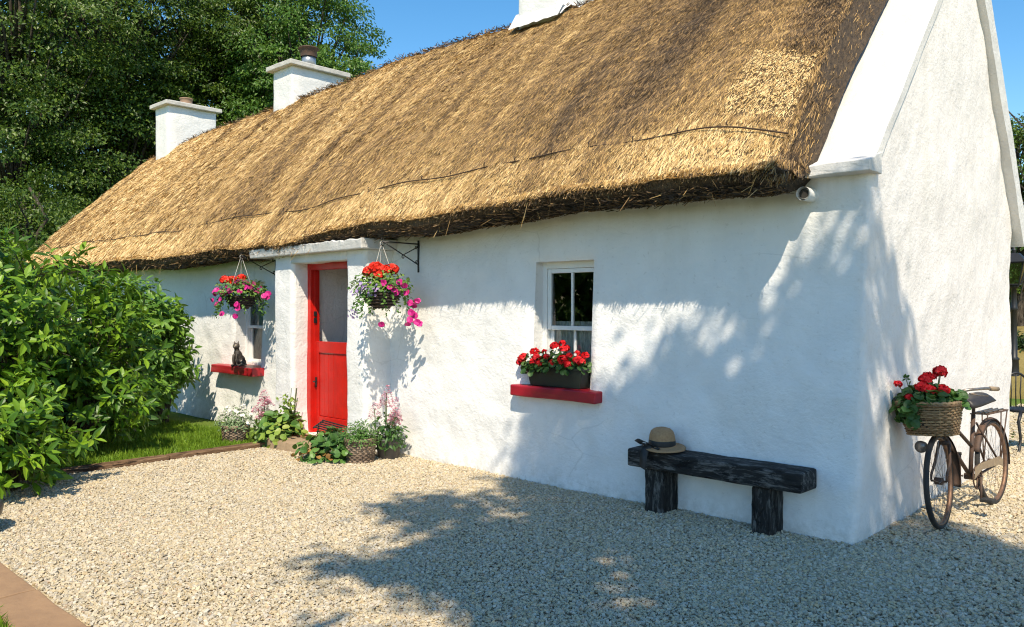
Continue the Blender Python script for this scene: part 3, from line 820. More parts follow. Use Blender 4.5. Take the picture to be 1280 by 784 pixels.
def thatch():
    g = G()
    xs = np.concatenate([np.linspace(-16.45, TXR, 320)])
    sv = np.concatenate([np.linspace(0, 1, 60)])
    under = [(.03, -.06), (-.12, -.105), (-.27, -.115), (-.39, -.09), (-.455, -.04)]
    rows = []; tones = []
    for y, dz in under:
        rows.append((np.full_like(xs, y), ez(xs)+dz)); tones.append(np.full_like(xs, .10 if y > -.4 else .3))  # dark tones carry the shade below the eave
    for s_ in sv:
        y, z = prof(xs, np.full_like(xs, s_)); rows.append((y, z)); tones.append(np.full_like(xs, .36))
    for k in (.06, .3, .65, 1.0):
        yb = 2.15+k*2.45; zb = rz(xs)-.04 + (2.4-rz(xs))*k; rows.append((yb*np.ones_like(xs), zb)); tones.append(np.full_like(xs, .4))
    P = np.stack([np.stack([xs, y, z], 1) for y, z in rows])        # rows x cols
    nr, nc = P.shape[:2]
    d = .022*vnoise(P, 1.6) + .016*vnoise(P, 5) + .008*vnoise(P, 13)
    Nn = np.zeros_like(P); Nn[:5, :, 2] = -.6; Nn[:5, :, 1] = -.6; Nn[5:, :, 1] = -.7; Nn[5:, :, 2] = .7; Nn[65:, :, 1] = .7
    P = P + Nn*d[..., None]
    # hollow the sheet edge at the gable end a little
    q = [(i*nc+j, i*nc+j+1, (i+1)*nc+j+1, (i+1)*nc+j) for i in range(nr-1) for j in range(nc-1)]
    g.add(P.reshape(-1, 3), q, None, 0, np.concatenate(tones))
    # end faces (right one slopes outwards on to the coping)
    for col, xo in ((nc-1, .10), (0, -.02)):
        A = P[:, col]; m = len(A); inner = A.copy(); inner[:, 0] += xo
        inner[5:65, 2] -= .30*np.clip(sv/.14, .1, 1); inner[5:65, 1] += .06*np.clip(sv/.14, 0, 1); inner[:5, 2] += .02
        V = np.vstack([A, inner]); q = [(i, i+1, m+i+1, m+i) for i in range(4, 64)]
        if col == 0: q = [x[::-1] for x in q]
        g.add(V, q, None, 0, np.full(len(V), .22))
        c = A[:5]; g.add(np.vstack([c, [[A[0][0]+xo, .05, A[4][2]+.1]]]), None, [(k, k+1, 5) for k in range(4)], 0, .15)
    # --- straws lying down the slope
    r = np.random.default_rng(77)
    def tone_at(x, s):
        Q = np.stack([x*1.9, s*.9+0*x, 0*x], 1); Q2 = np.stack([x*.55, s*.8, 0*x+3], 1); Q3 = np.stack([x*5.5, s*1.1, 0*x+7], 1)
        b = .575 + .15*vnoise(Q2, 1.0) + .16*vnoise(Q, 1.0) + .19*vnoise(Q3, 1.0)
        # paler to the far left, greyer brown upper right
        b += np.clip((-x-5)/10, 0, 1)*.16 - np.clip((x+7)/4, 0, 1)*np.clip((s-.13)/.12, 0, 1)*.13
        b += .20*np.clip((.145-s)/.05, 0, 1)                     # newer strip below the rope
        st = np.stack([x*3.1+.8*s, 0*x+2, s*.35], 1); k = vnoise(st, 1.0)
        b += np.clip((k-.42)/.2, 0, 1)*.20 - np.clip((-k-.36)/.2, 0, 1)*.24
        # mended patch near the gable end
        pj = .05*vnoise(np.stack([x*6, s*25, 0*x], 1), 1.0)
        patch = (x > -1.02+pj) & (x < -.46) & (s > .16) & (s < .345+pj)
        b = np.where(patch, 1.0, b)
        # fresh band under the middle chimney
        b = np.where((abs(x+5.55+.5*(1-s)*1.5) < .16) & (s > .5), b+.16, b)
        return b, patch
    def lay(n, x0, x1, Lr, wr, seed, smax=1.0):
        r = np.random.default_rng(seed)
        x = r.uniform(x0, x1, n); s = r.uniform(-.01, smax, n)
        y, z = prof(x, np.clip(s, 0, 1)); y = np.where(s < 0, y-.005, y)
        ds = .012; y2, z2 = prof(x, np.clip(s-ds, -.02, 1)); y1, z1 = prof(x, np.clip(s+ds, 0, 1))
        sl = nrm(np.stack([0*x, y2-y1, z2-z1], 1))                 # down slope
        nn = nrm(np.stack([0*x, sl[:, 2], -sl[:, 1]], 1)); nn = np.where(nn[:, 2:3] < 0, -nn, nn)
        t, patch = tone_at(x, s)
        lift = np.where(patch, r.uniform(.06, .34, n), r.uniform(.0, .17, n))
        side = r.normal(0, .24, n) + .04*np.sin(x*2.3+s*7)
        D = nrm(sl + nn*lift[:, None] + np.array([1., 0, 0])*side[:, None])
        L = r.uniform(*Lr, n)*np.where(patch, .55, 1)
        W = r.uniform(*wr, n)*np.where(patch, 1.2, 1)
        P0 = np.stack([x, y, z], 1); dd = .022*vnoise(P0, 1.6) + .016*vnoise(P0, 5) + .008*vnoise(P0, 13)
        P0 = P0 + np.array([0, -.7, .7])*dd[:, None] + nn*r.uniform(-.006, .006, n)[:, None] - sl*L[:, None]*.3
        S = nrm(np.cross(D, nn) + nn*r.normal(0, .5, n)[:, None])
        Wv = S*W[:, None]/2; tip = P0 + D*L[:, None]
        V = np.stack([P0-Wv, P0+Wv, tip+Wv*.7, tip-Wv*.7], 1)
        tt = t + r.normal(0, .05, n)
        g.add(V.reshape(-1, 3), np.arange(n*4).reshape(-1, 4), None, 1, np.repeat(tt, 4))
    lay(230000, -5.2, TXR, (.03, .085), (.003, .0065), 1)
    lay(170000, -10, -5.2, (.04, .11), (.0045, .009), 2)
    lay(130000, -16.45, -10, (.06, .15), (.007, .012), 3)
    # --- cut ends along the eave: dense, pointing out and down
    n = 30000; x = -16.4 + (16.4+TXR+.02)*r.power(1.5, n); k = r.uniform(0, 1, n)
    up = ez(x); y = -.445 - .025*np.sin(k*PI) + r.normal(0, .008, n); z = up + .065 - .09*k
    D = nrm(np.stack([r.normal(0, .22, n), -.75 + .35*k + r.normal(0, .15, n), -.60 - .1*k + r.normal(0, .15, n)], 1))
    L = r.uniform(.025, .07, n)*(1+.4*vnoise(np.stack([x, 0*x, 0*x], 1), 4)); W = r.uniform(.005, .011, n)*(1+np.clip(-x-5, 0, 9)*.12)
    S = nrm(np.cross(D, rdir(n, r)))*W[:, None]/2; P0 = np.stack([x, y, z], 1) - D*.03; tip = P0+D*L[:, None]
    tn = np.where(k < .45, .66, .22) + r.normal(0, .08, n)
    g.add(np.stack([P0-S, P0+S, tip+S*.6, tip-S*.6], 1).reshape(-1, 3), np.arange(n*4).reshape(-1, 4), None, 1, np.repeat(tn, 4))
    # underside shag, toned dark to put the eave's shade into the straw
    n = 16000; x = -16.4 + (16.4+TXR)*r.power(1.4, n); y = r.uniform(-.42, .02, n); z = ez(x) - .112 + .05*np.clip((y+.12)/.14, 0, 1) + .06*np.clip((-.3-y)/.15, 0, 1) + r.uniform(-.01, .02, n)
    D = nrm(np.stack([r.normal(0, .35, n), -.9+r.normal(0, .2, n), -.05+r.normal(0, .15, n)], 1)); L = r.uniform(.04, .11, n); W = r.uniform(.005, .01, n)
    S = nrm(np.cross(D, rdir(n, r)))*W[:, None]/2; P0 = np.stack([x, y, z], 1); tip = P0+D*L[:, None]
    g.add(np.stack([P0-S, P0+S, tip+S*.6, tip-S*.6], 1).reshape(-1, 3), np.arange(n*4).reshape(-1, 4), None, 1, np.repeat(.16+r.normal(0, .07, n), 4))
    # loose long stalks hanging
    n = 120; x = r.uniform(-12, TXR, n); P0 = np.stack([x, -.46+r.uniform(-.02, .05, n), ez(x)-r.uniform(-.04, .12, n)], 1)
    D = nrm(np.stack([r.normal(0, .5, n), -.3+r.normal(0, .3, n), -.8+r.normal(0, .4, n)], 1)); L = r.uniform(.05, .17, n)
    S = nrm(np.cross(D, rdir(n, r)))*.0022; tip = P0+D*L[:, None]
    g.add(np.stack([P0-S, P0+S, tip+S*.5, tip-S*.5], 1).reshape(-1, 3), np.arange(n*4).reshape(-1, 4), None, 1, np.repeat(r.uniform(.5, .9, n), 4))
    # gable-end fringe: straws down the right edge, over the end face
    n = 30000; s = r.uniform(.0, 1, n); k = r.uniform(0, 1, n); y, z = prof(np.full(n, TXR), s)
    x = TXR - .03 + .09*k + r.normal(0, .012, n); z = z - .26*k*np.clip(s/.14, .1, 1) + r.normal(0, .02, n); y = y + .05*k
    sl = np.array([0, -.68, -.73]); D = nrm(sl + np.stack([r.uniform(-.10, .26, n), r.normal(0, .14, n), r.normal(0, .14, n)], 1)); L = r.uniform(.04, .10, n); W = r.uniform(.003, .006, n)
    S = nrm(np.cross(D, rdir(n, r)))*W[:, None]/2; P0 = np.stack([x, y, z], 1)-D*.04; tip = P0+D*L[:, None]
    tn = .42 + .16*vnoise(P0, 6) + .14*vnoise(P0, 2) + r.normal(0, .07, n)
    g.add(np.stack([P0-S, P0+S, tip+S*.6, tip-S*.6], 1).reshape(-1, 3), np.arange(n*4).reshape(-1, 4), None, 1, np.repeat(tn, 4))
    # hanging tuft at the lower right corner
    n = 500; k = r.uniform(0, 1, n); x = TXR - .06 + .16*r.uniform(0, 1, n); y = r.uniform(-.50, -.12, n); z = ez(TXR)+.04 - .09*k + (y+.45)*.3
    D = nrm(np.stack([r.normal(.12, .25, n), -.35+r.normal(0, .2, n), -.85+r.normal(0, .15, n)], 1)); L = r.uniform(.04, .09, n)
    S = nrm(np.cross(D, rdir(n, r)))*.003; P0 = np.stack([x, y, z], 1); tip = P0+D*L[:, None]
    g.add(np.stack([P0-S, P0+S, tip+S*.6, tip-S*.6], 1).reshape(-1, 3), np.arange(n*4).reshape(-1, 4), None, 1, np.repeat(.34+r.normal(0, .14, n), 4))
    # bristly ridge
    n = 7000; x = r.uniform(-16.4, TXR, n); P0 = np.stack([x, 2.15+r.normal(0, .05, n), rz(x)-.05+r.uniform(-.02, .03, n)], 1)
    D = nrm(np.stack([r.normal(0, 1, n), r.normal(0, .8, n), r.uniform(0, .5, n)], 1)); L = r.uniform(.03, .08, n)
    S = nrm(np.cross(D, rdir(n, r)))*.006; tip = P0+D*L[:, None]
    g.add(np.stack([P0-S, P0+S, tip+S*.6, tip-S*.6], 1).reshape(-1, 3), np.arange(n*4).reshape(-1, 4), None, 1, np.repeat(.22+r.normal(0, .1, n), 4))
    return g
roof = thatch().build('thatch_roof', [M['thatch'], M['straw']], house, False)
# binding rope along the eave with its little pegs
xs_ = np.linspace(-16.3, TXR-.02, 420); g = G(); sr = .118 + .005*np.sin(xs_*1.3) + .002*np.sin(xs_*4)
y, z = prof(xs_, sr); tube(g, np.stack([xs_, y-.012, z+.012], 1), .006, 6)
for x in np.arange(-15.9, TXR-.1, .43):
    x = x + random.uniform(-.05, .05)
    y, z = prof(np.array([x]), np.array([.118 + .005*math.sin(x*1.3)])); y, z = y[0]-.033, z[0]+.033
    tube(g, [(x-.008, y+.015, z+.018), (x, y-.006, z+.006), (x+.006, y-.008, z-.014)], .006, 5)
g.build('binding_rope', M['rope'], roof, True)

# ---- chimneys
def chimney(x0, x1, y0, y1, zb, zt, pot, skirt=False):
    g = G(); bm = boxb(x0, x1, y0, y1, zb, zt, .025, 2)
    bmesh.ops.subdivide_edges(bm, edges=bm.edges[:], cuts=5, use_grid_fill=True)
    for v in bm.verts:
        p = v.co; v.co.x += .014*fb(p.x*2, p.y*2, p.z*2); v.co.y += .014*fb(p.x*2+5, p.y*2, p.z*2)
    g.addbm(bm); c = g.build('chimney', M['plaster_plain'], house, True)
    g = G(); bm = boxb(x0-.09, x1+.09, y0-.09, y1+.09, zt-.01, zt+.075, .012, 2)
    bmesh.ops.subdivide_edges(bm, edges=bm.edges[:], cuts=4, use_grid_fill=True)
    for v in bm.verts: v.co.z += .010*fb(v.co.x*4, v.co.y*4, 1); v.co.x += .008*fb(v.co.y*5, 1, 2)
    g.addbm(bm); g.addbm(boxb(x0+.02, x1-.02, y0+.02, y1-.02, zt+.07, zt+.11, .02)); g.build('chimney_cap', M['cement'], c)
    cx, cy = (x0+x1)/2, y0 + (y1-y0)*.5
    g = G()
    if pot == 'cowl':
        lathe(g, [(.0, .1), (.13, .1), (.12, .36), (.115, .36)], 18, (cx, cy, zt)); cw = g.build('chimney_pot', M['zinc'], c, True)
        g = G(); lathe(g, [(.145, .31), (.15, .44), (.17, .45), (.19, .455), (.17, .475), (.06, .50), (0, .505)], 18, (cx, cy, zt)); g.build('cowl', M['rust'], cw, True)
    else:
        lathe(g, [(.0, .1), (.15, .1), (.13, .17), (.125, .24), (.14, .25), (.14, .27), (.10, .27), (.10, .2)], 18, (cx, cy, zt)); g.build('chimney_pot', M['terracotta'], c, True)
    if skirt:
        g = G(); n = 22
        V = []
        for i, t in enumerate(np.linspace(0, 1, n)):
            yy = y0-.05 + (y1-y0)*t*.45; _, zz = prof(np.array([x1]), np.array([min(1, (yy+.475)/2.625)])); zz = zz[0]
            jj = .02*fb(t*9, 1, 1)
            V += [(x1-.02, yy, zz+.16), (x1+.10+jj, yy-.03, zz+.045+jj)]
        g.add(V, [(2*i, 2*i+1, 2*i+3, 2*i+2) for i in range(n-1)])
        V = []
        for i, t in enumerate(np.linspace(0, 1, n)):
            xx = x0-.06 + (x1-x0+.16)*t; yy = y0; _, zz = prof(np.array([xx]), np.array([(yy+.475)/2.625])); jj = .02*fb(t*9, 5, 1)
            V += [(xx, yy+.02, zz[0]+.2), (xx, yy-.13+jj, zz[0]-.03+jj)]
        g.add(V, [(2*i, 2*i+1, 2*i+3, 2*i+2) for i in range(n-1)])
        g.build('cement_skirt', M['coping'], c)
    return c
chimney(-15.6, -14.95, 1.88, 2.95, 4.3, 5.86, 'pot')
chimney(-10.86, -10.22, 1.95, 3.0, 4.5, 5.74, 'cowl')
chimney(-4.96, -4.30, 1.98, 3.1, 4.6, 6.0, 'pot', True)

# ---- pipe stub under the thatch corner, brackets for the baskets
g = G(); tube(g, [(-.35, .09, 2.375), (-.35, -.11, 2.375)], .048, 20, caps=False); tube(g, [(-.35, .09, 2.375), (-.35, -.09, 2.375)], .035, 20)
pipe = g.build('pipe_stub', M['white_paint'], house, True)
g = G(); lathe(g, [(0, 0), (.034, 0)], 20); o = g.build('pipe_mouth', M['dark'], pipe); o.location = (-.35, -.0925, 2.375); o.rotation_euler = (rad(90), 0, 0)
def bracket(x, z, yw=.02, reach=.50):
    g = G()
    g.addbm(boxb(x-.011, x+.011, yw-.03, yw-.018, z-.30, z+.04, .002))
    tube(g, [(x, yw-.02, z), (x, yw-reach, z)], .0075, 7)
    d0 = np.array([x, yw-.024, z-.22]); d1 = np.array([x, yw-reach+.02, z-.004]); tube(g, [d0, d1], .0065, 7)
    m = d0*.55+d1*.45; tube(g, [m, (x, yw-.03, z-.03)], .0055, 6)
    def scroll(c, r0, a0, sgn=1):
        a = np.linspace(0, 2.0*PI*.85, 16); r_ = r0*(1-a/(2.4*PI))
        tube(g, [(x, c[0]+sgn*r_[i]*math.cos(a0+a[i]), c[1]+r_[i]*math.sin(a0+a[i])) for i in range(16)], .0045, 6)
    scroll((m[1], m[2]-.022), .022, PI/2); scroll((yw-.055, z-.04), .022, 0); scroll((yw-.05, z-.19), .018, 0)
    scroll((yw-reach-.002, z+.024), .024, -PI/2); scroll((yw-reach-.0, z-.026), .026, PI/2, -1)
    return g.build('hanging_bracket', M['iron'], house, True)
bracket(-7.44, 2.22); bracket(-4.57, 2.25)

# ------------------------------------------------------------------ doorstep, mat, boot scraper
bm = bmesh.new(); bmesh.ops.create_circle(bm, cap_ends=True, segments=26, radius=1)
for v in bm.verts:
    a = math.atan2(v.co.y, v.co.x); c_ = math.cos(a); s_ = math.sin(a)
    k = .95 + .10*fb(c_*1.3, s_*1.3, 4); sq = (abs(c_)**4+abs(s_)**4)**-.25
    v.co.x = c_*sq*.42*k; v.co.y = s_*sq*.25*k
r_ = bmesh.ops.extrude_face_region(bm, geom=bm.faces[:]); tv = [e for e in r_['geom'] if isinstance(e, bmesh.types.BMVert)]
for v in tv: v.co.z += .11; v.co.x *= .95; v.co.y *= .94
bmesh.ops.recalc_face_normals(bm, faces=bm.faces[:])
o = G().addbm(bm).build('doorstep', M['stone'], None, False, (-5.93, -.62, -.01)); tag(o, 'rough brown flagstone doorstep below the red half door', 'doorstep')
bm = boxb(-6.08, -5.70, -.52, -.38, .101, .118, .005); o = G().addbm(bm).build('doormat', M['mat']); tag(o, 'small rust-brown mat on the doorstep against the red door', 'mat')
t = thing('boot_scraper', 'black slatted boot scraper leaning low across the red door threshold', 'boot scraper', (-5.75, -.28, .08))
g = G()
for i in range(5):
    tube(g, [(-.27, -.06+.028*i, .12+.016*i), (.27, -.06+.028*i, .09+.016*i)], .009, 6)
g.build('slats', M['iron'], t)
for x_, z_ in ((-.27, .11), (.27, .08)): g = G(); tube(g, [(x_, -.075, z_), (x_, .07, z_+.075)], .011, 6); g.build('end_bar', M['iron'], t)
for px_, pz_ in ((-.26, .135), (.26, .105)):
    g = G(); tube(g, [(px_, -.03, 0.0), (px_, -.01, pz_)], .009, 6); g.build('leg', M['iron'], t)

# ------------------------------------------------------------------ bench and hat
bench = thing('timber_bench', 'low bench of charred black railway timbers against the white wall', 'bench', (-.97, -.22, 0))
def beam(x0, x1, y0, y1, z0, z1, seed, bev=.018):
    bm = boxb(x0, x1, y0, y1, z0, z1, bev, 2)
    L = max(x1-x0, z1-z0)
    ax = 0 if (x1-x0) > (z1-z0) else 2
    bmesh.ops.subdivide_edges(bm, edges=[e for e in bm.edges if abs(e.verts[0].co[ax]-e.verts[1].co[ax]) > L*.5], cuts=16, use_grid_fill=True)
    for v in bm.verts:
        p = v.co.copy(); a = 1.0
        v.co += Vector((fb(p.x*7+seed, p.y*14, p.z*14), fb(p.x*7, p.y*14+seed, p.z*14), fb(p.x*7, p.y*14, p.z*14+seed)))*.0045
    return bm
G().addbm(beam(-.69, .71, -.12, .135, .345, .485, 1)).build('seat', M['black_timber_x'], bench, False)
G().addbm(beam(-.545, -.375, -.095, .125, -.03, .343, 4)).build('leg', M['black_timber_z'], bench, False)
G().addbm(beam(.325, .475, -.075, .13, -.03, .343, 8)).build('leg', M['black_timber_z'], bench, False)

hat = thing('sun_hat', 'tan straw sun hat with a black ribbon lying on the bench', 'hat', (-1.40, -.245, .492), rad(20))
hat.scale = (1.12,)*3; hat.rotation_euler = (rad(4), rad(1), rad(20)); hat.location.z += .014
g = G(); n = 40
prof_h = [(.005, .122), (.03, .120), (.055, .112), (.072, .098), (.081, .075), (.086, .045), (.089, .012), (.096, .006), (.112, .008), (.126, .003), (.138, -.002), (.137, -.005), (.125, 0), (.11, .004), (.09, .002)]
prof_h = [(a_, b_*1.08) for a_, b_ in prof_h]
a = np.arange(n)*2*PI/n; V = []
for r_, z_ in prof_h:
    for k in range(n):
        wv = 0 if r_ < .1 else (r_-.1)*(.35*math.sin(2*a[k]+.6) - .25*math.cos(a[k]*3))
        sh = max(0, r_-.1)*.7; V.append((r_*1.05*math.cos(a[k])+sh*.75, r_*math.sin(a[k])-sh*.75, z_+wv*.5+.012+sh*.0))
V = np.array(V)
g.add(V, [(i*n+k, (i+1)*n+k, (i+1)*n+(k+1) % n, i*n+(k+1) % n) for i in range(len(prof_h)-1) for k in range(n)])
g.build('crown', M['straw_hat'], hat, True)
g = G(); lathe(g, [(.0925, .018), (.0935, .022), (.0905, .052), (.0885, .056)], 40, (0, 0, .006))
g.build('ribbon', M['ribbon'], hat, True)
g = G()
for (pts, wd) in (([(-.05, -.085, .035), (-.12, -.115, .07), (-.155, -.09, .045), (-.075, -.085, .032)], .075), ([(-.06, -.085, .035), (-.02, -.12, .015), (.01, -.13, .03), (-.05, -.09, .035)], .04), ([(-.065, -.09, .035), (-.09, -.118, .01), (-.098, -.142, -.05), (-.10, -.15, -.115)], .085), ([(-.06, -.09, .035), (-.075, -.12, .008), (-.085, -.14, -.03)], .032)):
    P = np.array(pts); Q = []
    for s_ in np.linspace(0, len(P)-1, 14):
        i = min(int(s_), len(P)-2); u_ = s_-i; Q.append(P[i]*(1-u_)+P[i+1]*u_)
    Q = np.array(Q); V = []
    for p in Q: V += [p+np.array([-.6, .3, .2])*wd*.5, p-np.array([-.6, .3, .2])*wd*.5, p-np.array([-.6, .3, .2])*wd*.5+np.array([.0, .004, .0]), p+np.array([-.6, .3, .2])*wd*.5+np.array([0, .004, 0])]
    q = []
    for i in range(13):
        for k in range(4): q.append((4*i+k, 4*i+(k+1) % 4, 4*i+4+(k+1) % 4, 4*i+4+k))
    g.add(V, q)
g.build('bow', M['ribbon'], hat, True)

# ------------------------------------------------------------------ plants, flowers
def flowerhead(g, r, n, petal, seed, mi=0, flat=.8):
    """dense round head of small petals (geranium umbel)"""
    rr = np.random.default_rng(seed)
    d = rdir(n, rr); d[:, 2] = np.abs(d[:, 2])*.95 - .25; d = nrm(d)
    P = d*r*np.array([1, 1, flat])*rr.uniform(.75, 1.05, n)[:, None]
    for k in range(5):
        tang = nrm(np.cross(d, rdir(n, rr)))
        leaves(g, P, tang + d*.35, d, petal*rr.uniform(.8, 1.2, n), petal*.85, .15, .15, True, mi, None, True)
def petunia(g, P, D, r, mi, seed):
    """open trumpet flowers facing D"""
    rr = np.random.default_rng(seed); n = len(P); D = nrm(D)
    A = nrm(np.cross(D, rdir(n, rr))); B = np.cross(D, A)
    for k in range(5):
        a = 2*PI*k/5; e = A*math.cos(a)+B*math.sin(a)
        leaves(g, P, e + D*.35, D, r*rr.uniform(.85, 1.1, n), r*1.15, .12, .18, True, mi, None, True)

def dome_leaves(g, c, R, n, L, W, seed, hi=True, rnd=True, shell=(.6, 1.0), zmin=-.2, droop=.3, up=.5, mi=0, fold=.2):
    r = np.random.default_rng(seed); d = rdir(n*3, r); d = d[d[:, 2] > zmin][:n]; n = len(d)
    P = np.array(c) + d*np.array(R)*r.uniform(*shell, n)[:, None]
    N = nrm(d*.7 + np.array([0, 0, up]) + r.normal(0, .35, (n, 3)))
    D = nrm(np.cross(N, rdir(n, r)) + d*.45)
    leaves(g, P, D, N, r.uniform(.7, 1.2, n)*L, r.uniform(.8, 1.15, n)*W, fold, droop, hi, mi, None, rnd)
    return P, d

# shared flower-head meshes
def head_mesh(name, mat, r, n, petal, seed):
    g = G(); flowerhead(g, r, n, petal, seed); return g.mesh(name, M[mat])
HM = [head_mesh('flower_head', 'redpetal', .042, 34, .022, 1), head_mesh('flower_head', 'redpetal', .036, 28, .021, 2)]
HS = head_mesh('flower_head', 'scarlet', .048, 36, .024, 3)
def head(parent, me, loc, sc=1.0, rot=0, name='flower_head'):
    o = bpy.data.objects.new(name, me); COL.objects.link(o); o.parent = parent; o.location = loc; o.scale = (sc,)*3
    o.rotation_euler = (random.uniform(-.4, .4), random.uniform(-.4, .4), rot or random.uniform(0, 6.28)); return o

def wickerpot(parent, r0, r1, h, n=30, rows=12, mat='wicker_grey', rod=.006, oval=1.0, name='wicker_pot', rim=True, z0=0.0):
    """woven basket: upright stakes, horizontal weavers passing in front and behind"""
    g = G()
    lathe(g, [(0, .004+z0), (r0*.96, .004+z0), (r1*.96, h-.01+z0)], 24)
    nn = n*4
    for j in range(rows):
        z = h*(j+.5)/rows; rr = r0+(r1-r0)*(j+.5)/rows
        a = np.arange(nn)*2*PI/nn; off = np.cos(a*n/2 + (PI if j % 2 else 0))*rod*.8
        pts = np.stack([(rr+off)*np.cos(a), (rr+off)*np.sin(a)*oval, np.full(nn, z+z0)], 1)
        # split weavers in lengths so their colour varies
        tube(g, pts, h/rows*.66, 6, closed=True)
    for k in range(n):
        a = 2*PI*k/n; tube(g, [(r0*math.cos(a), r0*math.sin(a)*oval, z0), (r1*math.cos(a), r1*math.sin(a)*oval, h+z0)], rod*.8, 5)
    if rim:
        for dz in (0, .012):
            a = np.arange(40)*2*PI/40; tube(g, np.stack([(r1+.004)*np.cos(a), (r1+.004)*np.sin(a)*oval, np.full(40, h+dz+z0)], 1), .009, 6, closed=True)
    return g.build(name, M[mat], parent, True)

# -- window box on the right sill
wb = thing('window_box', 'dark trough of red geraniums on the red sill of the sash window', 'window box', (-2.60, -.035, .878))
g = G(); bm = boxb(-.33, .33, -.085, .085, 0, .175, .008)
for v in bm.verts:
    k = .86 + .14*v.co.z/.175; v.co.x *= k; v.co.y *= k
g.addbm(bm); g.addbm(boxb(-.338, .338, -.092, .092, .158, .18, .004)); g.build('trough', M['darkpot'], wb)
g = G()
dome_leaves(g, (0, -.03, .17), (.36, .12, .13), 330, .05, .055, 41, shell=(.5, 1.05), zmin=-.25)
dome_leaves(g, (-.28, -.06, .17), (.12, .08, .10), 90, .05, .05, 42, shell=(.4, 1.05), zmin=-.6)
g.build('leaves', M['geraniumleaf'], wb)
g = G(); hp = []
for i, (x, y, z) in enumerate([(-.37, -.07, .24), (-.33, -.09, .19), (-.41, -.06, .20), (-.24, -.06, .30), (-.17, -.10, .25), (-.10, -.08, .31), (-.13, -.12, .21), (-.05, -.12, .27), (.0, -.06, .36), (.05, -.02, .39), (.02, -.12, .22), (.11, -.06, .34), (.18, -.10, .21), (.20, -.11, .29), (.27, -.08, .25), (.25, -.06, .31), (.32, -.09, .24), (.33, -.05, .29), (.14, -.12, .25), (-.21, -.11, .22)]):
    hp.append((x, y, z)); tube(g, [(x*.8, y*.4, .15), (x*.95, y*.8, z*.75), (x, y, z)], .003, 5)
g.build('stems', M['stem'], wb)
for i, p in enumerate(hp): head(wb, HM[i % 2], p, random.uniform(.65, 1.08))
r = np.random.default_rng(4)
for c in ((-.27, -.10, .24), (-.03, -.13, .31), (.05, -.12, .31)):
    g = G(); n = 9; P = np.array(c)+r.normal(0, .022, (n, 3)); petunia(g, P, np.tile((.1, -.8, .5), (n, 1))+r.normal(0, .4, (n, 3)), .014, 0, 3)
    g.build('white_blossom', M['whitepetal'], wb)

# -- hanging baskets
def hangbasket(name, label, loc, red, lilac, pinks, seed):
    t = thing(name, label, 'hanging basket', loc, 0, 'hanging baskets by the door'); t.scale = (1.12, 1.12, 1.05)
    r = np.random.default_rng(seed); h = .47
    g = G()
    pr = [(.0, -.155), (.06, -.15), (.11, -.125), (.15, -.07), (.168, 0), (.172, .004), (.16, .0)]
    lathe(g, pr, 28); 
    for j in range(6):
        z = -.145+j*.026; rr = .168*math.sqrt(max(.02, 1-(z/.16)**2))+.003; a = np.arange(60)*2*PI/60; tube(g, np.stack([rr*np.cos(a), rr*np.sin(a), z+.004*np.sin(a*15+j*PI)], 1), .009, 5, closed=True)
    g.build('bowl', M['wicker_dark'], t, True)
    g = G()
    for k in range(3):
        a = 2*PI*k/3+.6; tube(g, [(.16*math.cos(a), .16*math.sin(a), 0), (.012*math.cos(a), .012*math.sin(a), h-.02)], .0028, 5)
    a = np.linspace(0, 1.6*PI, 12); tube(g, [(.0, .016*math.cos(x), h+.005+.02*math.sin(x)) for x in a], .004, 5)
    g.build('hanger', M['chain'], t, True)
    g = G()
    dome_leaves(g, (0, 0, .03), (.27, .27, .19), 600, .044, .027, seed+1, shell=(.35, 1.05), zmin=-.06, rnd=False)
    # trails
    for k in range(26):
        a = r.uniform(0, 2*PI); L = r.uniform(.10, .30); nn = int(L*70)
        s_ = np.linspace(0, 1, nn); x = np.cos(a)*(.17+.10*s_); y = np.sin(a)*(.17+.10*s_); z = .03 - L*s_**1.4
        P = np.stack([x, y, z], 1)+r.normal(0, .012, (nn, 3))
        leaves(g, P, np.stack([np.cos(a)*np.ones(nn), np.sin(a)*np.ones(nn), -.5*np.ones(nn)], 1)+r.normal(0, .6, (nn, 3)), r.normal(0, .5, (nn, 3))+np.array([0, 0, 1]), r.uniform(.025, .045, nn), r.uniform(.015, .026, nn), .2, .3, True)
    g.build('foliage', M['plantleaf'], t)
    g = G(); dome_leaves(g, (0, 0, .04), (.28, .28, .17), 150, .035, .022, seed+2, shell=(.7, 1.08), zmin=-.2, rnd=False); g.build('pale_foliage', M['limeleaf'], t)
    for k, p in enumerate(red):
        head(t, HS, p, random.uniform(.9, 1.25))
    def patch(nm, mat, spots, rad_, per, sp):
        for c in spots:
            g = G(); P = np.array(c)+r.normal(0, sp, (per, 3))
            petunia(g, P, nrm(P-np.array([0, 0, -.05]))+r.normal(0, .3, (per, 3))+np.array([.1, -.35, .1]), rad_, 0, seed+5)
            g.build(nm, M[mat], t)
    for k, c in enumerate(pinks):      # each open petunia can be counted
        g = G(); P = np.array([c]); petunia(g, P, np.array([[c[0]*1.5+.15, -.8, c[2]*.6+.1]])+r.normal(0, .3, (1, 3)), .034, 0, seed+20+k); petunia(g, P-np.array([[0, -.01, 0]]), np.array([[c[0]*1.5+.25, -.7, c[2]*.6]])+r.normal(0, .3, (1, 3)), .028, 0, seed+60+k); g.build('petunia_flower', M['pinkpetal'], t)
    if lilac: patch('lilac_blossom', 'lilacpetal', lilac, .014, 16, .03)
    else: patch('wine_blossom', 'winepetal', [(.12, -.12, .17), (.18, -.05, .14), (.22, .0, .10), (.16, .05, .16), (.24, .08, .05), (.05, -.2, .04), (-.05, -.2, .08), (.1, -.2, .06)], .018, 7, .022)
    return t
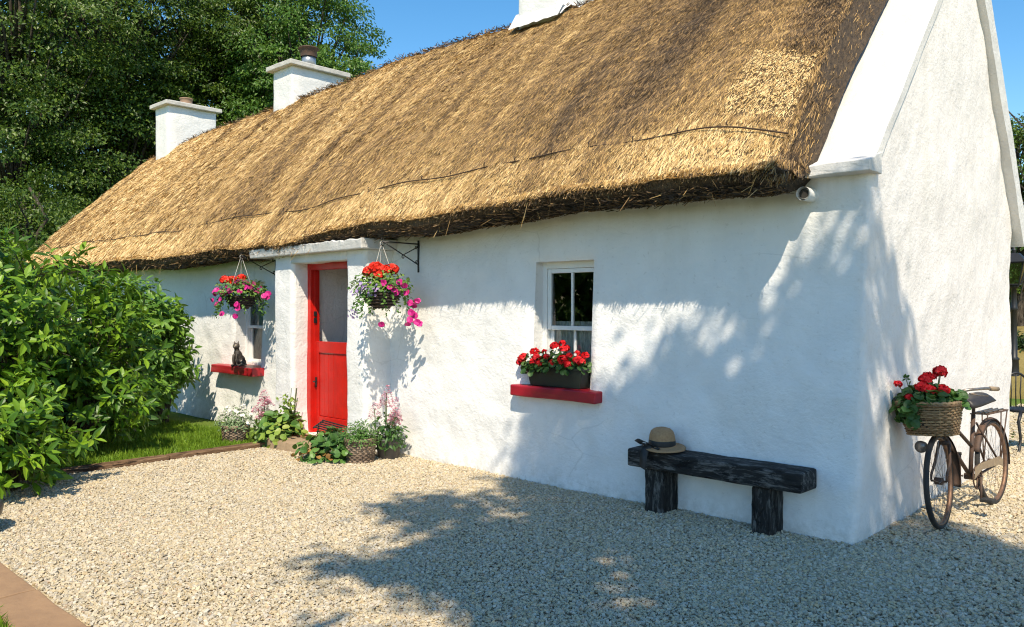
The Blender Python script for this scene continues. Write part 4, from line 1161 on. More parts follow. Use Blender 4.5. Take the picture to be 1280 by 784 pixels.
# local axes: seen from the viewpoint, image-right is (+.73,+.68)
def Rr(r_, d_, z_): return (.73*r_+.68*d_, .68*r_-.73*d_, z_)
hangbasket('hanging_basket', 'hanging basket left of the door, magenta petunias and scarlet geraniums over a window', (-7.46, -.475, 1.72),
           [Rr(-.17, .02, .19), Rr(-.06, .04, .15), Rr(0, -.02, .22), Rr(-.10, .0, .20)], None,
           [Rr(-.30, .02, .02), Rr(-.27, .02, -.10), Rr(-.33, 0, -.05), Rr(-.15, .20, .04), Rr(-.17, .18, -.04), Rr(-.05, .22, .06), Rr(.05, .21, .05), Rr(.03, .24, -.10), Rr(.04, .23, -.15), Rr(.29, .1, .0), Rr(.32, .08, -.02), Rr(.33, .08, .03), Rr(-.15, .18, -.21), Rr(.0, .20, -.24), Rr(-.22, .16, .07), Rr(.12, .2, .10), Rr(-.29, .05, .06)], 300)
hangbasket('hanging_basket', 'hanging basket on the right of the door, scarlet geraniums over lilac flowers, dark bowl showing', (-4.59, -.475, 1.73),
           [Rr(-.10, .04, .21), Rr(-.05, .06, .24), Rr(.02, .05, .22), Rr(.05, .03, .21), Rr(-.02, .05, .17), Rr(-.12, .04, .19), Rr(.10, .02, .23)],
           [Rr(-.15, .17, .03), Rr(-.09, .2, .02), Rr(-.2, .12, .02), Rr(-.05, .2, .05), Rr(-.22, .1, -.2)],
           [Rr(.18, .12, .10), Rr(.22, .1, .07), Rr(.05, .2, .09), Rr(.16, .14, .0), Rr(.27, .06, -.10), Rr(.33, .04, -.08), Rr(.30, .05, -.12), Rr(.24, .08, .0), Rr(.11, .18, .05), Rr(.14, .17, .03), Rr(.03, .2, -.30), Rr(.27, .08, -.26), Rr(.33, .06, -.28), Rr(.31, .06, -.22), Rr(.28, .08, -.19), Rr(.35, .05, -.30), Rr(.25, .1, -.3)], 340)

# -- left wicker pot with white flowers
def pottedbush(name, label, cat, loc, r0, r1, h, build):
    t = thing(name, label, cat, loc); wickerpot(t, r0, r1, h); g = G(); lathe(g, [(0, h-.02), (r1*.93, h-.02)], 20); g.build('soil', M['soil'], t); build(t, h); return t
def b1(t, h):
    g = G(); dome_leaves(g, (0, 0, h), (.24, .24, .24), 900, .032, .014, 71, shell=(.3, 1.0), zmin=-.15, rnd=False); g.build('foliage', M['greyleaf'], t)
    r = np.random.default_rng(9); d = rdir(26, r); d[:, 2] = abs(d[:, 2]); P = d*np.array([.23, .23, .24])+np.array([0, 0, h])
    for k in range(len(P)):
        g = G()
        for m_ in range(3): petunia(g, P[k:k+1]+r.normal(0, .012, (1, 3)), d[k:k+1]+np.array([[0, -.4, .2]]), .019, 0, 12+k+m_*50)
        g.build('white_flower', M['whitepetal'], t)
pottedbush('potted_plant', 'grey wicker pot of small white flowers beside the small lawn', 'potted plant', (-6.80, -.90, 0), .13, .15, .19, b1)
def b2(t, h):
    g = G(); dome_leaves(g, (0, 0, h-.01), (.225, .225, .20), 1700, .038, .011, 73, shell=(.25, 1.02), zmin=-.15, rnd=False, up=1.0); g.build('foliage', M['plantleaf'], t)
pottedbush('potted_plant', 'round wicker pot of plain fine green foliage right of the door', 'potted plant', (-4.74, -.63, 0), .125, .15, .24, b2)

# -- pink plumes
def plume(g, base, h, lean, seed, r0=.035):
    r = np.random.default_rng(seed); n = 150; s_ = r.power(.7, n); a = r.uniform(0, 2*PI, n)
    rr = r0*(1-s_)**.7; P = np.array(base)+np.stack([rr*np.cos(a)+lean[0]*s_, rr*np.sin(a)+lean[1]*s_, h*s_], 1)
    leaves(g, P, np.stack([np.cos(a), np.sin(a), .5+0*a], 1), rdir(n, r)*.4+np.array([0, 0, 1]), r.uniform(.012, .022, n), r.uniform(.01, .018, n), .2, .1, True, 0, None, True)
t = thing('pink_flowering_plant', 'plant with clustered pink flower heads between the white flowered pot and a leafy plant', 'flowering plant', (-6.60, -.62, 0))
g = G(); sg = G()
for i, (x, y, z, h) in enumerate([(-.08, .02, .46, .14), (-.07, .01, .43, .09), (.04, .0, .42, .08), (-.13, .03, .34, .09), (-.15, -.02, .33, .08), (.0, -.06, .28, .08), (.05, -.08, .27, .08)]):
    plume(g, (x, y, z), h, (random.uniform(-.02, .02),)*2, 90+i, .072); tube(sg, [(x*.3, y*.3, 0), (x*.8, y*.8, z*.6), (x, y, z+h*.5)], .005, 5)
g.build('flowers', M['palepink'], t); sg.build('stems', M['stem'], t)
g = G(); dome_leaves(g, (0, 0, .1), (.17, .17, .32), 260, .06, .028, 75, shell=(.3, 1), rnd=False); g.build('leaves', M['greyleaf'], t)

t = thing('leafy_plant', 'tall rounded leafy plant with lime edges left of the doorstep', 'leafy plant', (-6.34, -.58, 0))
g = G(); dome_leaves(g, (0, 0, .12), (.26, .26, .27), 260, .10, .085, 81, shell=(.4, 1.02), zmin=-.3, up=.7); g.build('leaves', M['plantleaf'], t)
g = G(); dome_leaves(g, (.05, -.08, .10), (.36, .30, .22), 110, .085, .06, 82, shell=(.7, 1.05), zmin=-.4); dome_leaves(g, (.0, .08, .42), (.14, .12, .18), 90, .05, .03, 83, shell=(.3, 1.05), zmin=-.6, rnd=False); g.build('lime_leaves', M['limeleaf'], t)
g = G()
for k in range(7):
    x, y = random.uniform(-.1, .12), random.uniform(0, .15); tube(g, [(x*.4, y*.4, 0), (x, y, .35), (x*1.2, y*1.2, random.uniform(.45, .66))], .004, 5)
g.build('stems', M['stem'], t)

t = thing('leafy_plant', 'low spreading leafy plant in front of the red door, some leaves yellow', 'leafy plant', (-5.08, -.72, 0))
g = G(); dome_leaves(g, (0, 0, .06), (.29, .24, .25), 300, .085, .07, 84, shell=(.45, 1.02), zmin=-.15, up=.8); g.build('leaves', M['geraniumleaf'], t)
g = G(); dome_leaves(g, (-.03, -.05, .05), (.37, .30, .22), 110, .08, .06, 85, shell=(.85, 1.05), zmin=-.2); g.build('light_leaves', M['plantleaf'], t)
g = G(); dome_leaves(g, (-.05, -.08, .02), (.34, .26, .10), 50, .06, .045, 86, shell=(.85, 1.1), zmin=-.1); g.build('yellow_leaves', M['dryleaf'], t)

t = thing('pink_flowering_plant', 'grey potted plant with tall pink plumes behind the round wicker pot', 'flowering plant', (-4.70, -.30, 0))
g = G(); lathe(g, [(0, 0), (.11, 0), (.13, .2), (.14, .21), (.13, .22), (.11, .2), (0, .19)], 22); g.build('pot', M['greypot'], t, True)
g = G(); sg = G()
for i, (x, y, z, h) in enumerate([(-.06, .02, .56, .20), (-.07, .01, .52, .16), (-.20, -.03, .40, .17), (.06, .04, .40, .24), (.11, .0, .40, .14), (.08, .0, .36, .14)]):
    plume(g, (x, y, z), h, (random.uniform(-.02, .02),)*2, 110+i, .068); tube(sg, [(x*.3, y*.3, .18), (x*.9, y*.9, z*.7), (x, y, z+h*.6)], .005, 5)
g.build('plumes', M['palepink'], t); sg.build('stems', M['stem'], t)
g = G(); dome_leaves(g, (0, 0, .22), (.20, .17, .26), 420, .06, .026, 87, shell=(.3, 1.05), zmin=-.5, rnd=False); g.build('leaves', M['geraniumleaf'], t)

# -- cat figure on the left sill
cat = thing('cat_figure', 'small dark cat figure sitting upright on the worn red sill', 'cat figure', (-8.26, -.09, .775), rad(28))
bm = bmesh.new()
def ball(c, s, rot=None):
    m_ = Matrix.Translation(c) @ (rot if rot is not None else Matrix()) @ Matrix.Diagonal((*s, 1))
    bmesh.ops.create_uvsphere(bm, u_segments=18, v_segments=12, radius=1, matrix=m_)
rx = lambda d: Matrix.Rotation(rad(d), 4, 'X')
ball((0, .035, .075), (.068, .085, .078)); ball((0, .005, .125), (.056, .06, .095), rx(14)); ball((0, -.025, .165), (.047, .045, .075), rx(8)); ball((0, -.035, .225), (.034, .034, .05))
ball((0, -.048, .272), (.047, .046, .043)); ball((0, -.088, .262), (.022, .020, .016)); ball((0, -.080, .250), (.016, .016, .012))
for s_ in (-1, 1):
    ball((s_*.027, -.072, .085), (.018, .020, .085), rx(4)); ball((s_*.028, -.092, .012), (.020, .030, .014)); ball((s_*.055, .03, .045), (.034, .06, .048)); ball((s_*.056, -.04, .014), (.022, .040, .015))
    bmesh.ops.create_cone(bm, cap_ends=True, segments=10, radius1=.021, radius2=.002, depth=.052, matrix=Matrix.Translation((s_*.029, -.043, .325)) @ Matrix.Rotation(s_*.22, 4, 'Y') @ Matrix.Diagonal((1, .6, 1, 1)))
for k, a in enumerate(np.linspace(0, 1, 12)): ball((.06+.03*math.sin(a*2.6), .09-.17*a, .016), (.015, .018, .014))
me = bpy.data.meshes.new('body'); bm.to_mesh(me); bm.free(); o = bpy.data.objects.new('body', me); COL.objects.link(o); o.parent = cat; me.materials.append(M['bronze'])
rm = o.modifiers.new('Remesh', 'REMESH'); rm.mode = 'VOXEL'; rm.voxel_size = .006; rm.use_smooth_shade = True
sm = o.modifiers.new('Smooth', 'SMOOTH'); sm.factor = .5; sm.iterations = 4
M['cateye'] = simple('cat_eye', (.35, .30, .10), (.2, .17, .05), 20, .2, 0)
for s_ in (-1, 1):
    g = G(); lathe(g, [(0, .0065), (.004, .005), (.0065, 0)], 10); o = g.build('eye', M['cateye'], cat, True); o.rotation_euler = (rad(90), 0, 0); o.location = (s_*.019, -.0885, .280)

# -- dark bowl at the left margin
t = thing('planter_bowl', 'dark rounded bowl cut by the left edge above the paving slabs', 'bowl', (-4.62, -4.06, 0.0))
g = G(); lathe(g, [(.0, 0), (.10, 0), (.11, .02), (.17, .07), (.215, .13), (.225, .18), (.215, .215), (.20, .215), (.205, .18), (.19, .15), (0, .15)], 36); g.build('bowl', M['graphite'], t, True)
g = G(); lathe(g, [(0, .185), (.207, .18)], 24); g.build('soil', M['soil'], t)

# ------------------------------------------------------------------ bicycle
def bicycle():
    fc = np.array([.30, .73]); rc = np.array([.40, 1.79]); d = fc-rc; L = np.linalg.norm(d); ang = math.atan2(d[1], d[0])
    b = thing('bicycle', 'rusty old bicycle with a wicker front basket leaning on the gable', 'bicycle', (rc[0], rc[1], .012))
    b.rotation_euler = (rad(3.0), 0, ang) if False else (0, 0, ang)
    b.rotation_mode = 'ZYX' if False else 'XYZ'
    # local: x forward, y left ; lean towards local... gable lies at world -X = local right-hand side
    wdir = np.array([-math.sin(ang), math.cos(ang)])   # local +y in world
    lean = rad(3.2)*(1 if wdir[0] < 0 else -1)         # top goes to world -X
    b.rotation_euler = Matrix.Rotation(ang, 4, 'Z').to_3x3().__matmul__(Matrix.Rotation(-lean, 3, 'X')).to_euler()
    R = .335
    def wheel(x, name, st=0):
        wv = bpy.data.objects.new('wheel', None); COL.objects.link(wv); wv.parent = b; wv.location = (x, 0, R); wv.rotation_euler = (0, 0, st)
        a = np.arange(64)*2*PI/64
        g = G(); tube(g, np.stack([(R-.018)*np.cos(a), 0*a, (R-.018)*np.sin(a)], 1), .019, 10, closed=True); g.build('tyre', M['rubber'], wv, True)
        g = G(); V = []; 
        pr = [(R-.036, -.014), (R-.028, -.016), (R-.026, .0), (R-.028, .016), (R-.036, .014), (R-.044, .006), (R-.044, -.006)]
        for k in range(64):
            for r_, y_ in pr: V.append((r_*math.cos(a[k]), y_, r_*math.sin(a[k])))
        m = len(pr); g.add(V, [(i*m+k, i*m+(k+1) % m, ((i+1) % 64)*m+(k+1) % m, ((i+1) % 64)*m+k) for i in range(64) for k in range(m)]); g.build('rim', M['rust_rim'], wv, True)
        g = G()
        for k in range(28):
            a0 = 2*PI*k/28; a1 = a0 + (.75 if (k//2) % 2 else -.75); y_ = .026 if k % 2 else -.026
            tube(g, [(.022*math.cos(a1), y_, .022*math.sin(a1)), ((R-.042)*math.cos(a0), 0, (R-.042)*math.sin(a0))], .0013, 4, caps=False)
        g.build('spokes', M['steel'], wv)
        g = G(); tube(g, [(0, -.052, 0), (0, -.028, 0), (0, -.027, 0), (0, .027, 0), (0, .028, 0), (0, .052, 0)], [.008, .008, .026, .026, .008, .008], 12); g.build('hub', M['rust'], wv, True)
        return wv
    wheel(0, 'rear'); wheel(L, 'front', .12)
    # frame
    BB = np.array([.47, 0, .285]); ST = np.array([.335, 0, .74]); HT = np.array([L-.185, 0, .80]); HB = np.array([L-.135, 0, .62]); FA = np.array([L, 0, R])
    g = G()
    tube(g, [BB, ST], .0155, 10); tube(g, [HB+(HT-HB)*.15, BB], .0155, 10); tube(g, [HT-(HT-HB)*.12, BB+(ST-BB)*.48], .0135, 10); tube(g, [HT, HB], .019, 12)
    for s_ in (-1, 1):
        tube(g, [(0, s_*.055, R), BB+np.array([0, s_*.03, 0])], .009, 8); tube(g, [(0, s_*.055, R), ST+np.array([0, s_*.018, -.06])], .008, 8)
    tube(g, [BB+np.array([0, -.04, 0]), BB+np.array([0, .04, 0])], .024, 12)
    fr = g.build('frame', M['rust'], b, True)
    g = G()
    for s_ in (-1, 1): tube(g, [HB+np.array([.004, s_*.035, -.03]), HB+np.array([.05, s_*.05, -.16]), FA+np.array([-.006, s_*.052, .04]), FA+np.array([0, s_*.052, 0])], [.012, .011, .009, .008], 8)
    tube(g, [HB+np.array([.004, -.04, -.03]), HB+np.array([.004, .04, -.03])], .015, 8); g.build('fork', M['rust'], b, True)
    def guard(cx, a0, a1, name):
        g = G(); aa = np.linspace(a0, a1, 34); V = []; rr = R+.016
        for a in aa:
            for y_, dr in ((-.027, -.012), (-.018, 0), (0, .006), (.018, 0), (.027, -.012)): V.append((cx+(rr+dr)*math.cos(a), y_, R+(rr+dr)*math.sin(a)))
        q = [(i*5+k, i*5+k+1, i*5+5+k+1, i*5+5+k) for i in range(33) for k in range(4)]
        g.add(V, q); o = g.build(name, M['rust'], b, True); s2 = o.modifiers.new('Solidify', 'SOLIDIFY'); s2.thickness = .002; return o
    guard(0, rad(20), rad(190), 'mudguard'); guard(L, rad(72), rad(195), 'mudguard')
    # saddle
    g = G(); n = 14; V = []
    for i, s_ in enumerate(np.linspace(0, 1, n)):
        w_ = .105*(1-s_)**.55*.95+.022 if s_ > .02 else .10; x_ = -.13+.27*s_; zc = .012*math.cos(s_*3)+.018*(1-s_)
        for k in range(9):
            t_ = -1+2*k/8; V.append((x_, w_*t_, zc - .055*abs(t_)**2.6))
    g.add(V, [(i*9+k, i*9+k+1, i*9+10+k, i*9+9+k) for i in range(n-1) for k in range(8)])
    sd = g.build('saddle', M['leather'], b, True); s2 = sd.modifiers.new('Solidify', 'SOLIDIFY'); s2.thickness = .012
    sd.location = (ST[0]-.02, 0, .865)
    g = G(); tube(g, [ST-(BB-ST)*0.0, ST+(ST-BB)*.22], .0125, 10)
    for s_ in (-1, 1): tube(g, [(ST[0]-.14, s_*.05, .845), (ST[0]-.03, s_*.025, .835), (ST[0]+.09, s_*.012, .865)], .005, 6)
    for s_ in (-1, 1):
        a = np.linspace(0, 8*PI, 40); tube(g, [(ST[0]-.12+.018*math.cos(x), s_*.05+.018*math.sin(x), .84+.03*x/(8*PI)) for x in a], .004, 5)
    g.build('seat_post', M['rust'], b, True)
    # handlebar, swept back
    g = G(); S0 = HT+(HT-HB)*.80
    tube(g, [HT, S0], .0125, 10)
    for s_ in (-1, 1): tube(g, [S0, S0+np.array([.03, s_*.07, .01]), S0+np.array([.0, s_*.16, .03]), S0+np.array([-.14, s_*.215, .03]), S0+np.array([-.33, s_*.23, .015])], .0105, 10)
    hb = g.build('handlebar', M['steel'], b, True)
    for s_ in (-1, 1):
        g = G(); tube(g, [S0+np.array([-.22, s_*.222, .024]), S0+np.array([-.35, s_*.231, .013])], .0165, 12); g.build('grip', M['tan'], hb, True)
        g = G(); tube(g, [S0+np.array([-.02, s_*.15, .0]), S0+np.array([-.08, s_*.2, -.015]), S0+np.array([-.17, s_*.222, -.025])], .005, 6); g.build('brake_lever', M['steel'], hb, True)
    # rear carrier
    g = G(); zc = .735
    for s_ in (-1, 1):
        tube(g, [(.22, s_*.055, zc), (-.16, s_*.075, zc), (-.22, s_*.07, zc)], .006, 6); tube(g, [(-.06, s_*.07, zc), (0, s_*.06, R)], .005, 6); tube(g, [(-.20, s_*.07, zc), (-.005, s_*.06, R)], .005, 6)
    for x_ in (.2, .1, 0, -.1, -.22): tube(g, [(x_, -.07, zc), (x_, .07, zc)], .005, 6)
    g.build('rear_carrier', M['rust'], b, True)
    g = G(); tube(g, [(.2, -.035, zc+.01), (-.2, -.04, zc+.01)], .006, 6); tube(g, [(.2, .035, zc+.01), (-.2, .04, zc+.01)], .006, 6); tube(g, [(.2, 0, zc+.01), (-.2, 0, zc+.01)], .006, 6); g.build('spring_clip', M['steel'], b, True)
    # chain guard, cranks, pedals
    sd_ = 1 if wdir[0] > 0 else -1     # visible (outer) side
    g = G(); pts = [(BB[0]+.10, BB[2]+.0), (BB[0]+.07, BB[2]+.08), (BB[0]-.02, BB[2]+.10), (.02, R+.055), (-.05, R+.02), (-.04, R-.03), (.02, R-.01), (BB[0]-.06, BB[2]+.05)]
    V = [(x_, sd_*.062, z_) for x_, z_ in pts]+[(x_, sd_*.066, z_) for x_, z_ in pts]; m = len(pts)
    g.add(V, [(i, (i+1) % m, m+(i+1) % m, m+i) for i in range(m)]+[(0, 7, 2, 1), (7, 6, 3, 2), (6, 5, 4, 3), (8, 9, 10, 15), (15, 10, 11, 14), (14, 11, 12, 13)]); g.build('chain_guard', M['tan'], b)
    g = G(); a = np.arange(40)*2*PI/40; tube(g, np.stack([BB[0]+.088*np.cos(a), np.full(40, sd_*.05), BB[2]+.088*np.sin(a)], 1), .006, 6, closed=True)
    for k in range(5): tube(g, [BB+np.array([0, sd_*.05, 0]), BB+np.array([.085*math.cos(k*1.2566), sd_*.05, .085*math.sin(k*1.2566)])], .006, 6)
    g.build('chainwheel', M['rust'], b, True)
    for s_, a_ in ((1, rad(-70)), (-1, rad(110))):
        e = BB+np.array([.165*math.cos(a_), s_*.085, .165*math.sin(a_)]); g = G(); tube(g, [BB+np.array([0, s_*.055, 0]), BB+np.array([0, s_*.075, 0]), e], .009, 8)
        cr = g.build('crank', M['rust'], b, True); g = G(); g.addbm(boxb(e[0]-.042, e[0]+.042, min(e[1], e[1]+s_*.09), max(e[1], e[1]+s_*.09), e[2]-.012, e[2]+.012, .005)); g.build('pedal', M['rubber'], cr)
    # head lamp bracket
    g = G(); lathe(g, [(0, .0), (.02, .0), (.036, .03), (.04, .06), (.043, .062), (.043, .07), (0, .072)], 20); lm = g.build('lamp', M['steel'], b, True); lm.rotation_euler = (0, rad(90), 0); lm.location = (L+.07, -sd_*.055, .59)
    # basket (woven, rectangular-oval) carried in front of the bars
    g = G(); z0, h = .675, .22; cx = L+.055
    def ring(u, off=0):
        rx_, ry_ =   .125+.04*u+off, .145+.05*u+off; return rx_, ry_
    nn = 120; a = np.arange(nn)*2*PI/nn
    def sup(a, rx_, ry_): 
        c, s_ = np.cos(a), np.sin(a); k = (np.abs(c)**3.4+np.abs(s_)**3.4)**(-1/3.4); return c*k*rx_, s_*k*ry_
    rows = 14
    for j in range(rows):
        u = (j+.5)/rows; off = .006*np.cos(a*20+(PI if j % 2 else 0)); rx_, ry_ = ring(u); x_, y_ = sup(a, rx_, ry_)
        k = 1+off/ry_; tube(g, np.stack([cx+x_*k+.045*u, y_*k, np.full(nn, z0+h*u)+.004*np.sin(a*2+j)], 1), h/rows*.56, 5, closed=True)
    for k in range(40):
        aa = np.array([2*PI*k/40]); p0 = sup(aa, *ring(0)); p1 = sup(aa, *ring(1)); tube(g, [(cx+p0[0][0], p0[1][0], z0), (cx+p1[0][0]+.045, p1[1][0], z0+h)], .0045, 5)
    for dz in (0, .014):
        x_, y_ = sup(a, *ring(1.02, .004)); tube(g, np.stack([cx+x_+.045, y_, z0+h+dz+.004*np.sin(a*30+dz*300)], 1), .011, 6, closed=True)
    x_, y_ = sup(a, *ring(0)); V = [(cx, 0, z0)]+[(cx+x_[k], y_[k], z0) for k in range(nn)]; g.add(V, None, [(0, k+1, (k+1) % nn+1) for k in range(nn)])
    bk = g.build('front_basket', M['wicker'], b, True)
    bpy.context.view_layer.update()
    return b, bk, np.array(b.matrix_world @ Vector((cx+.04, 0, z0+h-.03))), L
bike, bkt, BT, BL = bicycle()
# geranium standing in the bicycle basket
t = thing('geranium', 'red geranium with green leaves growing in the bicycle basket', 'geranium', tuple(BT))
g = G(); lathe(g, [(0, -.13), (.12, -.13), (.15, .0), (.0, .005)], 20); g.build('soil', M['soil'], t)
g = G(); r = np.random.default_rng(55)
dome_leaves(g, Rr(-.02, 0, .03), (.17, .15, .12), 240, .06, .066, 91, shell=(.4, 1.05), zmin=-.2)
dome_leaves(g, Rr(-.15, .02, -.01), (.10, .09, .12), 100, .06, .062, 93, shell=(.4, 1.05), zmin=-.9)
g.build('leaves', M['geraniumleaf'], t)
g = G(); dome_leaves(g, Rr(.13, .04, .05), (.10, .09, .08), 80, .055, .06, 92, shell=(.5, 1.05), zmin=-.3); g.build('light_leaves', M['plantleaf'], t)
hp = [Rr(-.235, .03, .17), Rr(-.165, .04, .08), Rr(-.045, .03, .20), Rr(-.02, .02, .225), Rr(-.06, .05, .14), Rr(-.01, .06, .13), Rr(.06, .03, .255), Rr(.075, .02, .265), Rr(.055, .07, .13), Rr(.08, .06, .12), Rr(-.09, .07, .155), Rr(.02, .0, .215)]
g = G()
for p in hp: tube(g, [(p[0]*.3, p[1]*.3, 0), (p[0]*.8, p[1]*.8, p[2]*.6), p], .0032, 5)
p = Rr(-.175, .02, .21); tube(g, [(0, 0, 0), Rr(-.14, .02, .1), p], .003, 5); g.build('stems', M['stem'], t)
g = G(); r2 = rdir(16, r); leaves(g, np.array(p)+r2*.004, r2+np.array([0, 0, .4]), rdir(16, r), .03, .014, .3, .1); g.build('bud', M['geraniumleaf'], t)
for i, p in enumerate(hp): head(t, HM[i % 2], p, random.uniform(.6, .8) if i in (0, 1) else random.uniform(.8, 1.05))

# ------------------------------------------------------------------ shrubs on the left
def shoots(g, C, R, n, per, L, W, seed, droop, zmin, shell=(.72, 1.05), spray=.13, upb=.35, cutz=.06, hi=True):
    """leafy shoots all over an ellipsoid: per leaves spiralling round each shoot tip"""
    r = np.random.default_rng(seed); d = rdir(int(n*2.5), r); d = d[d[:, 2] > zmin][:n]; n = len(d)
    C = np.array(C); gp = vnoise(d*np.array(R)+C, 2.6)+.5*vnoise(d*np.array(R)+C, 5.5); d = d[gp > -.22]; n = len(d); lump = 1 + .20*vnoise(d+C, 2.1) + .12*vnoise(d+C, 4.6)
    T = C + d*np.array(R)*(r.uniform(*shell, n)*lump)[:, None]
    ax = nrm(d*np.array([1, 1, .7]) + np.array([0, 0, upb]) + r.normal(0, .38, (n, 3)))
    k = np.arange(per); i = np.repeat(np.arange(n), per); kk = np.tile(k, n)
    A = ax[i]; e1 = nrm(np.cross(A, np.array([.3, .2, .93]))); e2 = np.cross(A, e1)
    ph = kk*2.4 + r.uniform(0, 6.28, n)[i]
    rad_ = e1*np.cos(ph)[:, None]+e2*np.sin(ph)[:, None]
    s_ = kk/per
    P = T[i] - A*(spray*(1-s_))[:, None]
    D = nrm(rad_*(1-.45*s_)[:, None] + A*(.35+.6*s_)[:, None] + np.array([0, 0, -.18]) + r.normal(0, .15, (len(i), 3)))
    N = nrm(A + np.array([0, 0, .55]) + rad_*-.2 + r.normal(0, .2, (len(i), 3)))
    sz = r.uniform(.5, 1.2, len(i)); ok = P[:, 2] > cutz
    leaves(g, P[ok], D[ok], N[ok], (L*sz)[ok], (W*sz)[ok], .22, droop, hi)
    return T, ax
def bush(name, label, cat, lobes, base, mat, L, W, per, seed, droop, stems=10, zmin=-.45):
    t = thing(name, label, cat, base); g = G(); sg = G(); B = np.array(base)
    for j, (C, R, n) in enumerate(lobes):
        T, ax = shoots(g, np.array(C)-B, R, n, per, L, W, seed+j, droop, zmin)
        shoots(g, np.array(C)-B, np.array(R)*.72, n//3, per, L, W, seed+50+j, droop, zmin)
        rr = np.random.default_rng(seed+99+j)
        for k in rr.choice(len(T), min(len(T), 70), replace=False):
            c = np.array(C)-B; m = c+(T[k]-c)*.45+rr.normal(0, .08, 3); b0 = np.array([c[0]*.5, c[1]*.5, 0])+rr.normal(0, .08, 3)*np.array([1, 1, 0])
            b0 = b0+(np.array([c[0], c[1], 0])*.5)*.7
            tube(sg, [b0, b0*.4+m*.6, m, T[k]-ax[k]*.04], [.014, .010, .007, .003], 5)
    g.build('leaves', M[mat], t); sg.build('stems', M['stemdark'], t)
    return t
bush('laurel_bush', 'big glossy laurel bush at the left edge spilling over the gravel', 'bush',
     [((-7.15, -3.20, 1.15), (1.00, .95, 1.08), 640), ((-7.85, -2.25, 1.22), (1.0, .9, .98), 540), ((-6.45, -3.38, .50), (.98, .66, .54), 330), ((-5.75, -3.60, .40), (.66, .44, .44), 190), ((-8.3, -3.4, 1.4), (1.1, 1.1, 1.25), 330), ((-7.35, -2.45, .60), (.95, .72, .60), 330)],
     (-7.3, -3.0, 0), 'laurel', .140, .050, 8, 400, .20, zmin=-.75)
bush('leafy_shrub', 'soft drooping light green shrub between the laurel and the cottage wall', 'shrub',
     [((-9.3, -1.12, 1.15), (.95, .60, .96), 560), ((-8.8, -1.0, .95), (.58, .48, .72), 300), ((-9.1, -1.15, .55), (.85, .58, .52), 280), ((-8.6, -1.55, .72), (.62, .5, .62), 260)],
     (-8.8, -1.05, 0), 'shrubleaf', .125, .060, 7, 430, .50, zmin=-.8)

# ------------------------------------------------------------------ trees
def tree(name, label, base, H, crown, mat, nleaf, L, seed, group=None, zlow=1.2, clumps=230, csize=(.45, 1.0), trunk_r=.22, build=True):
    """crown: list of lobes (dx,dy,z,rx,ry,rz) relative to the trunk"""
    t = thing(name, label, 'tree', base, 0, group); r = np.random.default_rng(seed)
    g = G(); tg = G()
    tr = [(0, 0, -.1)]; 
    for k in range(1, 7): tr.append((r.normal(0, .10)*k*.4, r.normal(0, .10)*k*.4, H*.85*k/6))
    tube(tg, tr, np.linspace(trunk_r, trunk_r*.25, 7), 9); tr = np.array(tr)
    wts = np.array([l[3]*l[4]*l[5] for l in crown])**.67; wts /= wts.sum()
    per = nleaf//clumps
    for c in range(clumps):
        l = crown[r.choice(len(crown), p=wts)]
        d = rdir(1, r)[0]; q = r.uniform(.45, 1)**.5*(1+.10*r.normal())
        ctr = np.array(l[:3])+d*np.array(l[3:])*q
        if ctr[2] < zlow: ctr[2] = zlow + r.uniform(0, .6)
        sz = r.uniform(*csize)
        out = np.array([d[0], d[1], .0]); 
        dd = rdir(per, r)*(r.uniform(0, 1, per)**.45)[:, None]*np.array([sz, sz, sz*.42])
        tilt = -.30*(dd@nrm(out+1e-6)); dd[:, 2] += tilt
        P = ctr+dd
        N = nrm(np.array([0, 0, .8])+d*.8+r.normal(0, .32, (per, 3))); D = nrm(out*.5+dd*.8+r.normal(0, .6, (per, 3))+np.array([0, 0, -.25]))
        s_ = r.uniform(.7, 1.3, per)*L
        leaves(g, P, D, N, s_, s_*.58, .25, .2, False)
        if c % 3 == 0:
            k = min(len(tr)-1, max(1, int(ctr[2]/(H*.85)*6*.7))); a0 = tr[k]; m = (a0+ctr)/2+np.array([0, 0, .3])
            tube(tg, [a0, m, ctr], [trunk_r*.35, trunk_r*.2, .015], 5)
    g.build('crown', M[mat], t); tg.build('trunk', M['bark'], t, True)
    return t
W_ = 'trees of the wood behind the cottage'
def lob(*a): return a
tree('deciduous_tree', 'dark dense tree at the far left margin above the laurel', ground_at(20, 25), 15, [lob(0, 0, 5, 3.6, 3.6, 4.5), lob(.5, 0, 10.5, 3.4, 3.4, 4.5), lob(-1, -1, 2.6, 3, 3, 2.4)], 'treeleaf', 95000, .115, 501, W_, 1, 480)
tree('deciduous_tree', 'tall dark tree rising left of the first chimney', ground_at(150, 27), 15, [lob(0, 0, 5.5, 3.2, 3.4, 4.8), lob(0, 0, 11, 3.2, 3.4, 4.2)], 'treeleaf', 90000, .115, 502, W_, 1, 440)
tree('deciduous_tree', 'dark tree directly behind the chimney with the clay pot', ground_at(255, 30), 16, [lob(0, 0, 6.5, 3.6, 3.6, 4.8), lob(.4, 0, 12, 3.4, 3.4, 4.4)], 'treeleaf', 90000, .12, 503, W_, 1.5, 420)
tree('deciduous_tree', 'fresh green tree behind the chimney with the metal cowl, outlined against blue sky', ground_at(382, 29), 14, [lob(0, 0, 7.2, 2.9, 3, 4.0), lob(-.2, 0, 10.6, 2.7, 2.7, 2.9), lob(1.6, .5, 8.4, 1.8, 1.8, 2.3)], 'treeleaf2', 85000, .12, 504, W_, 2, 330)
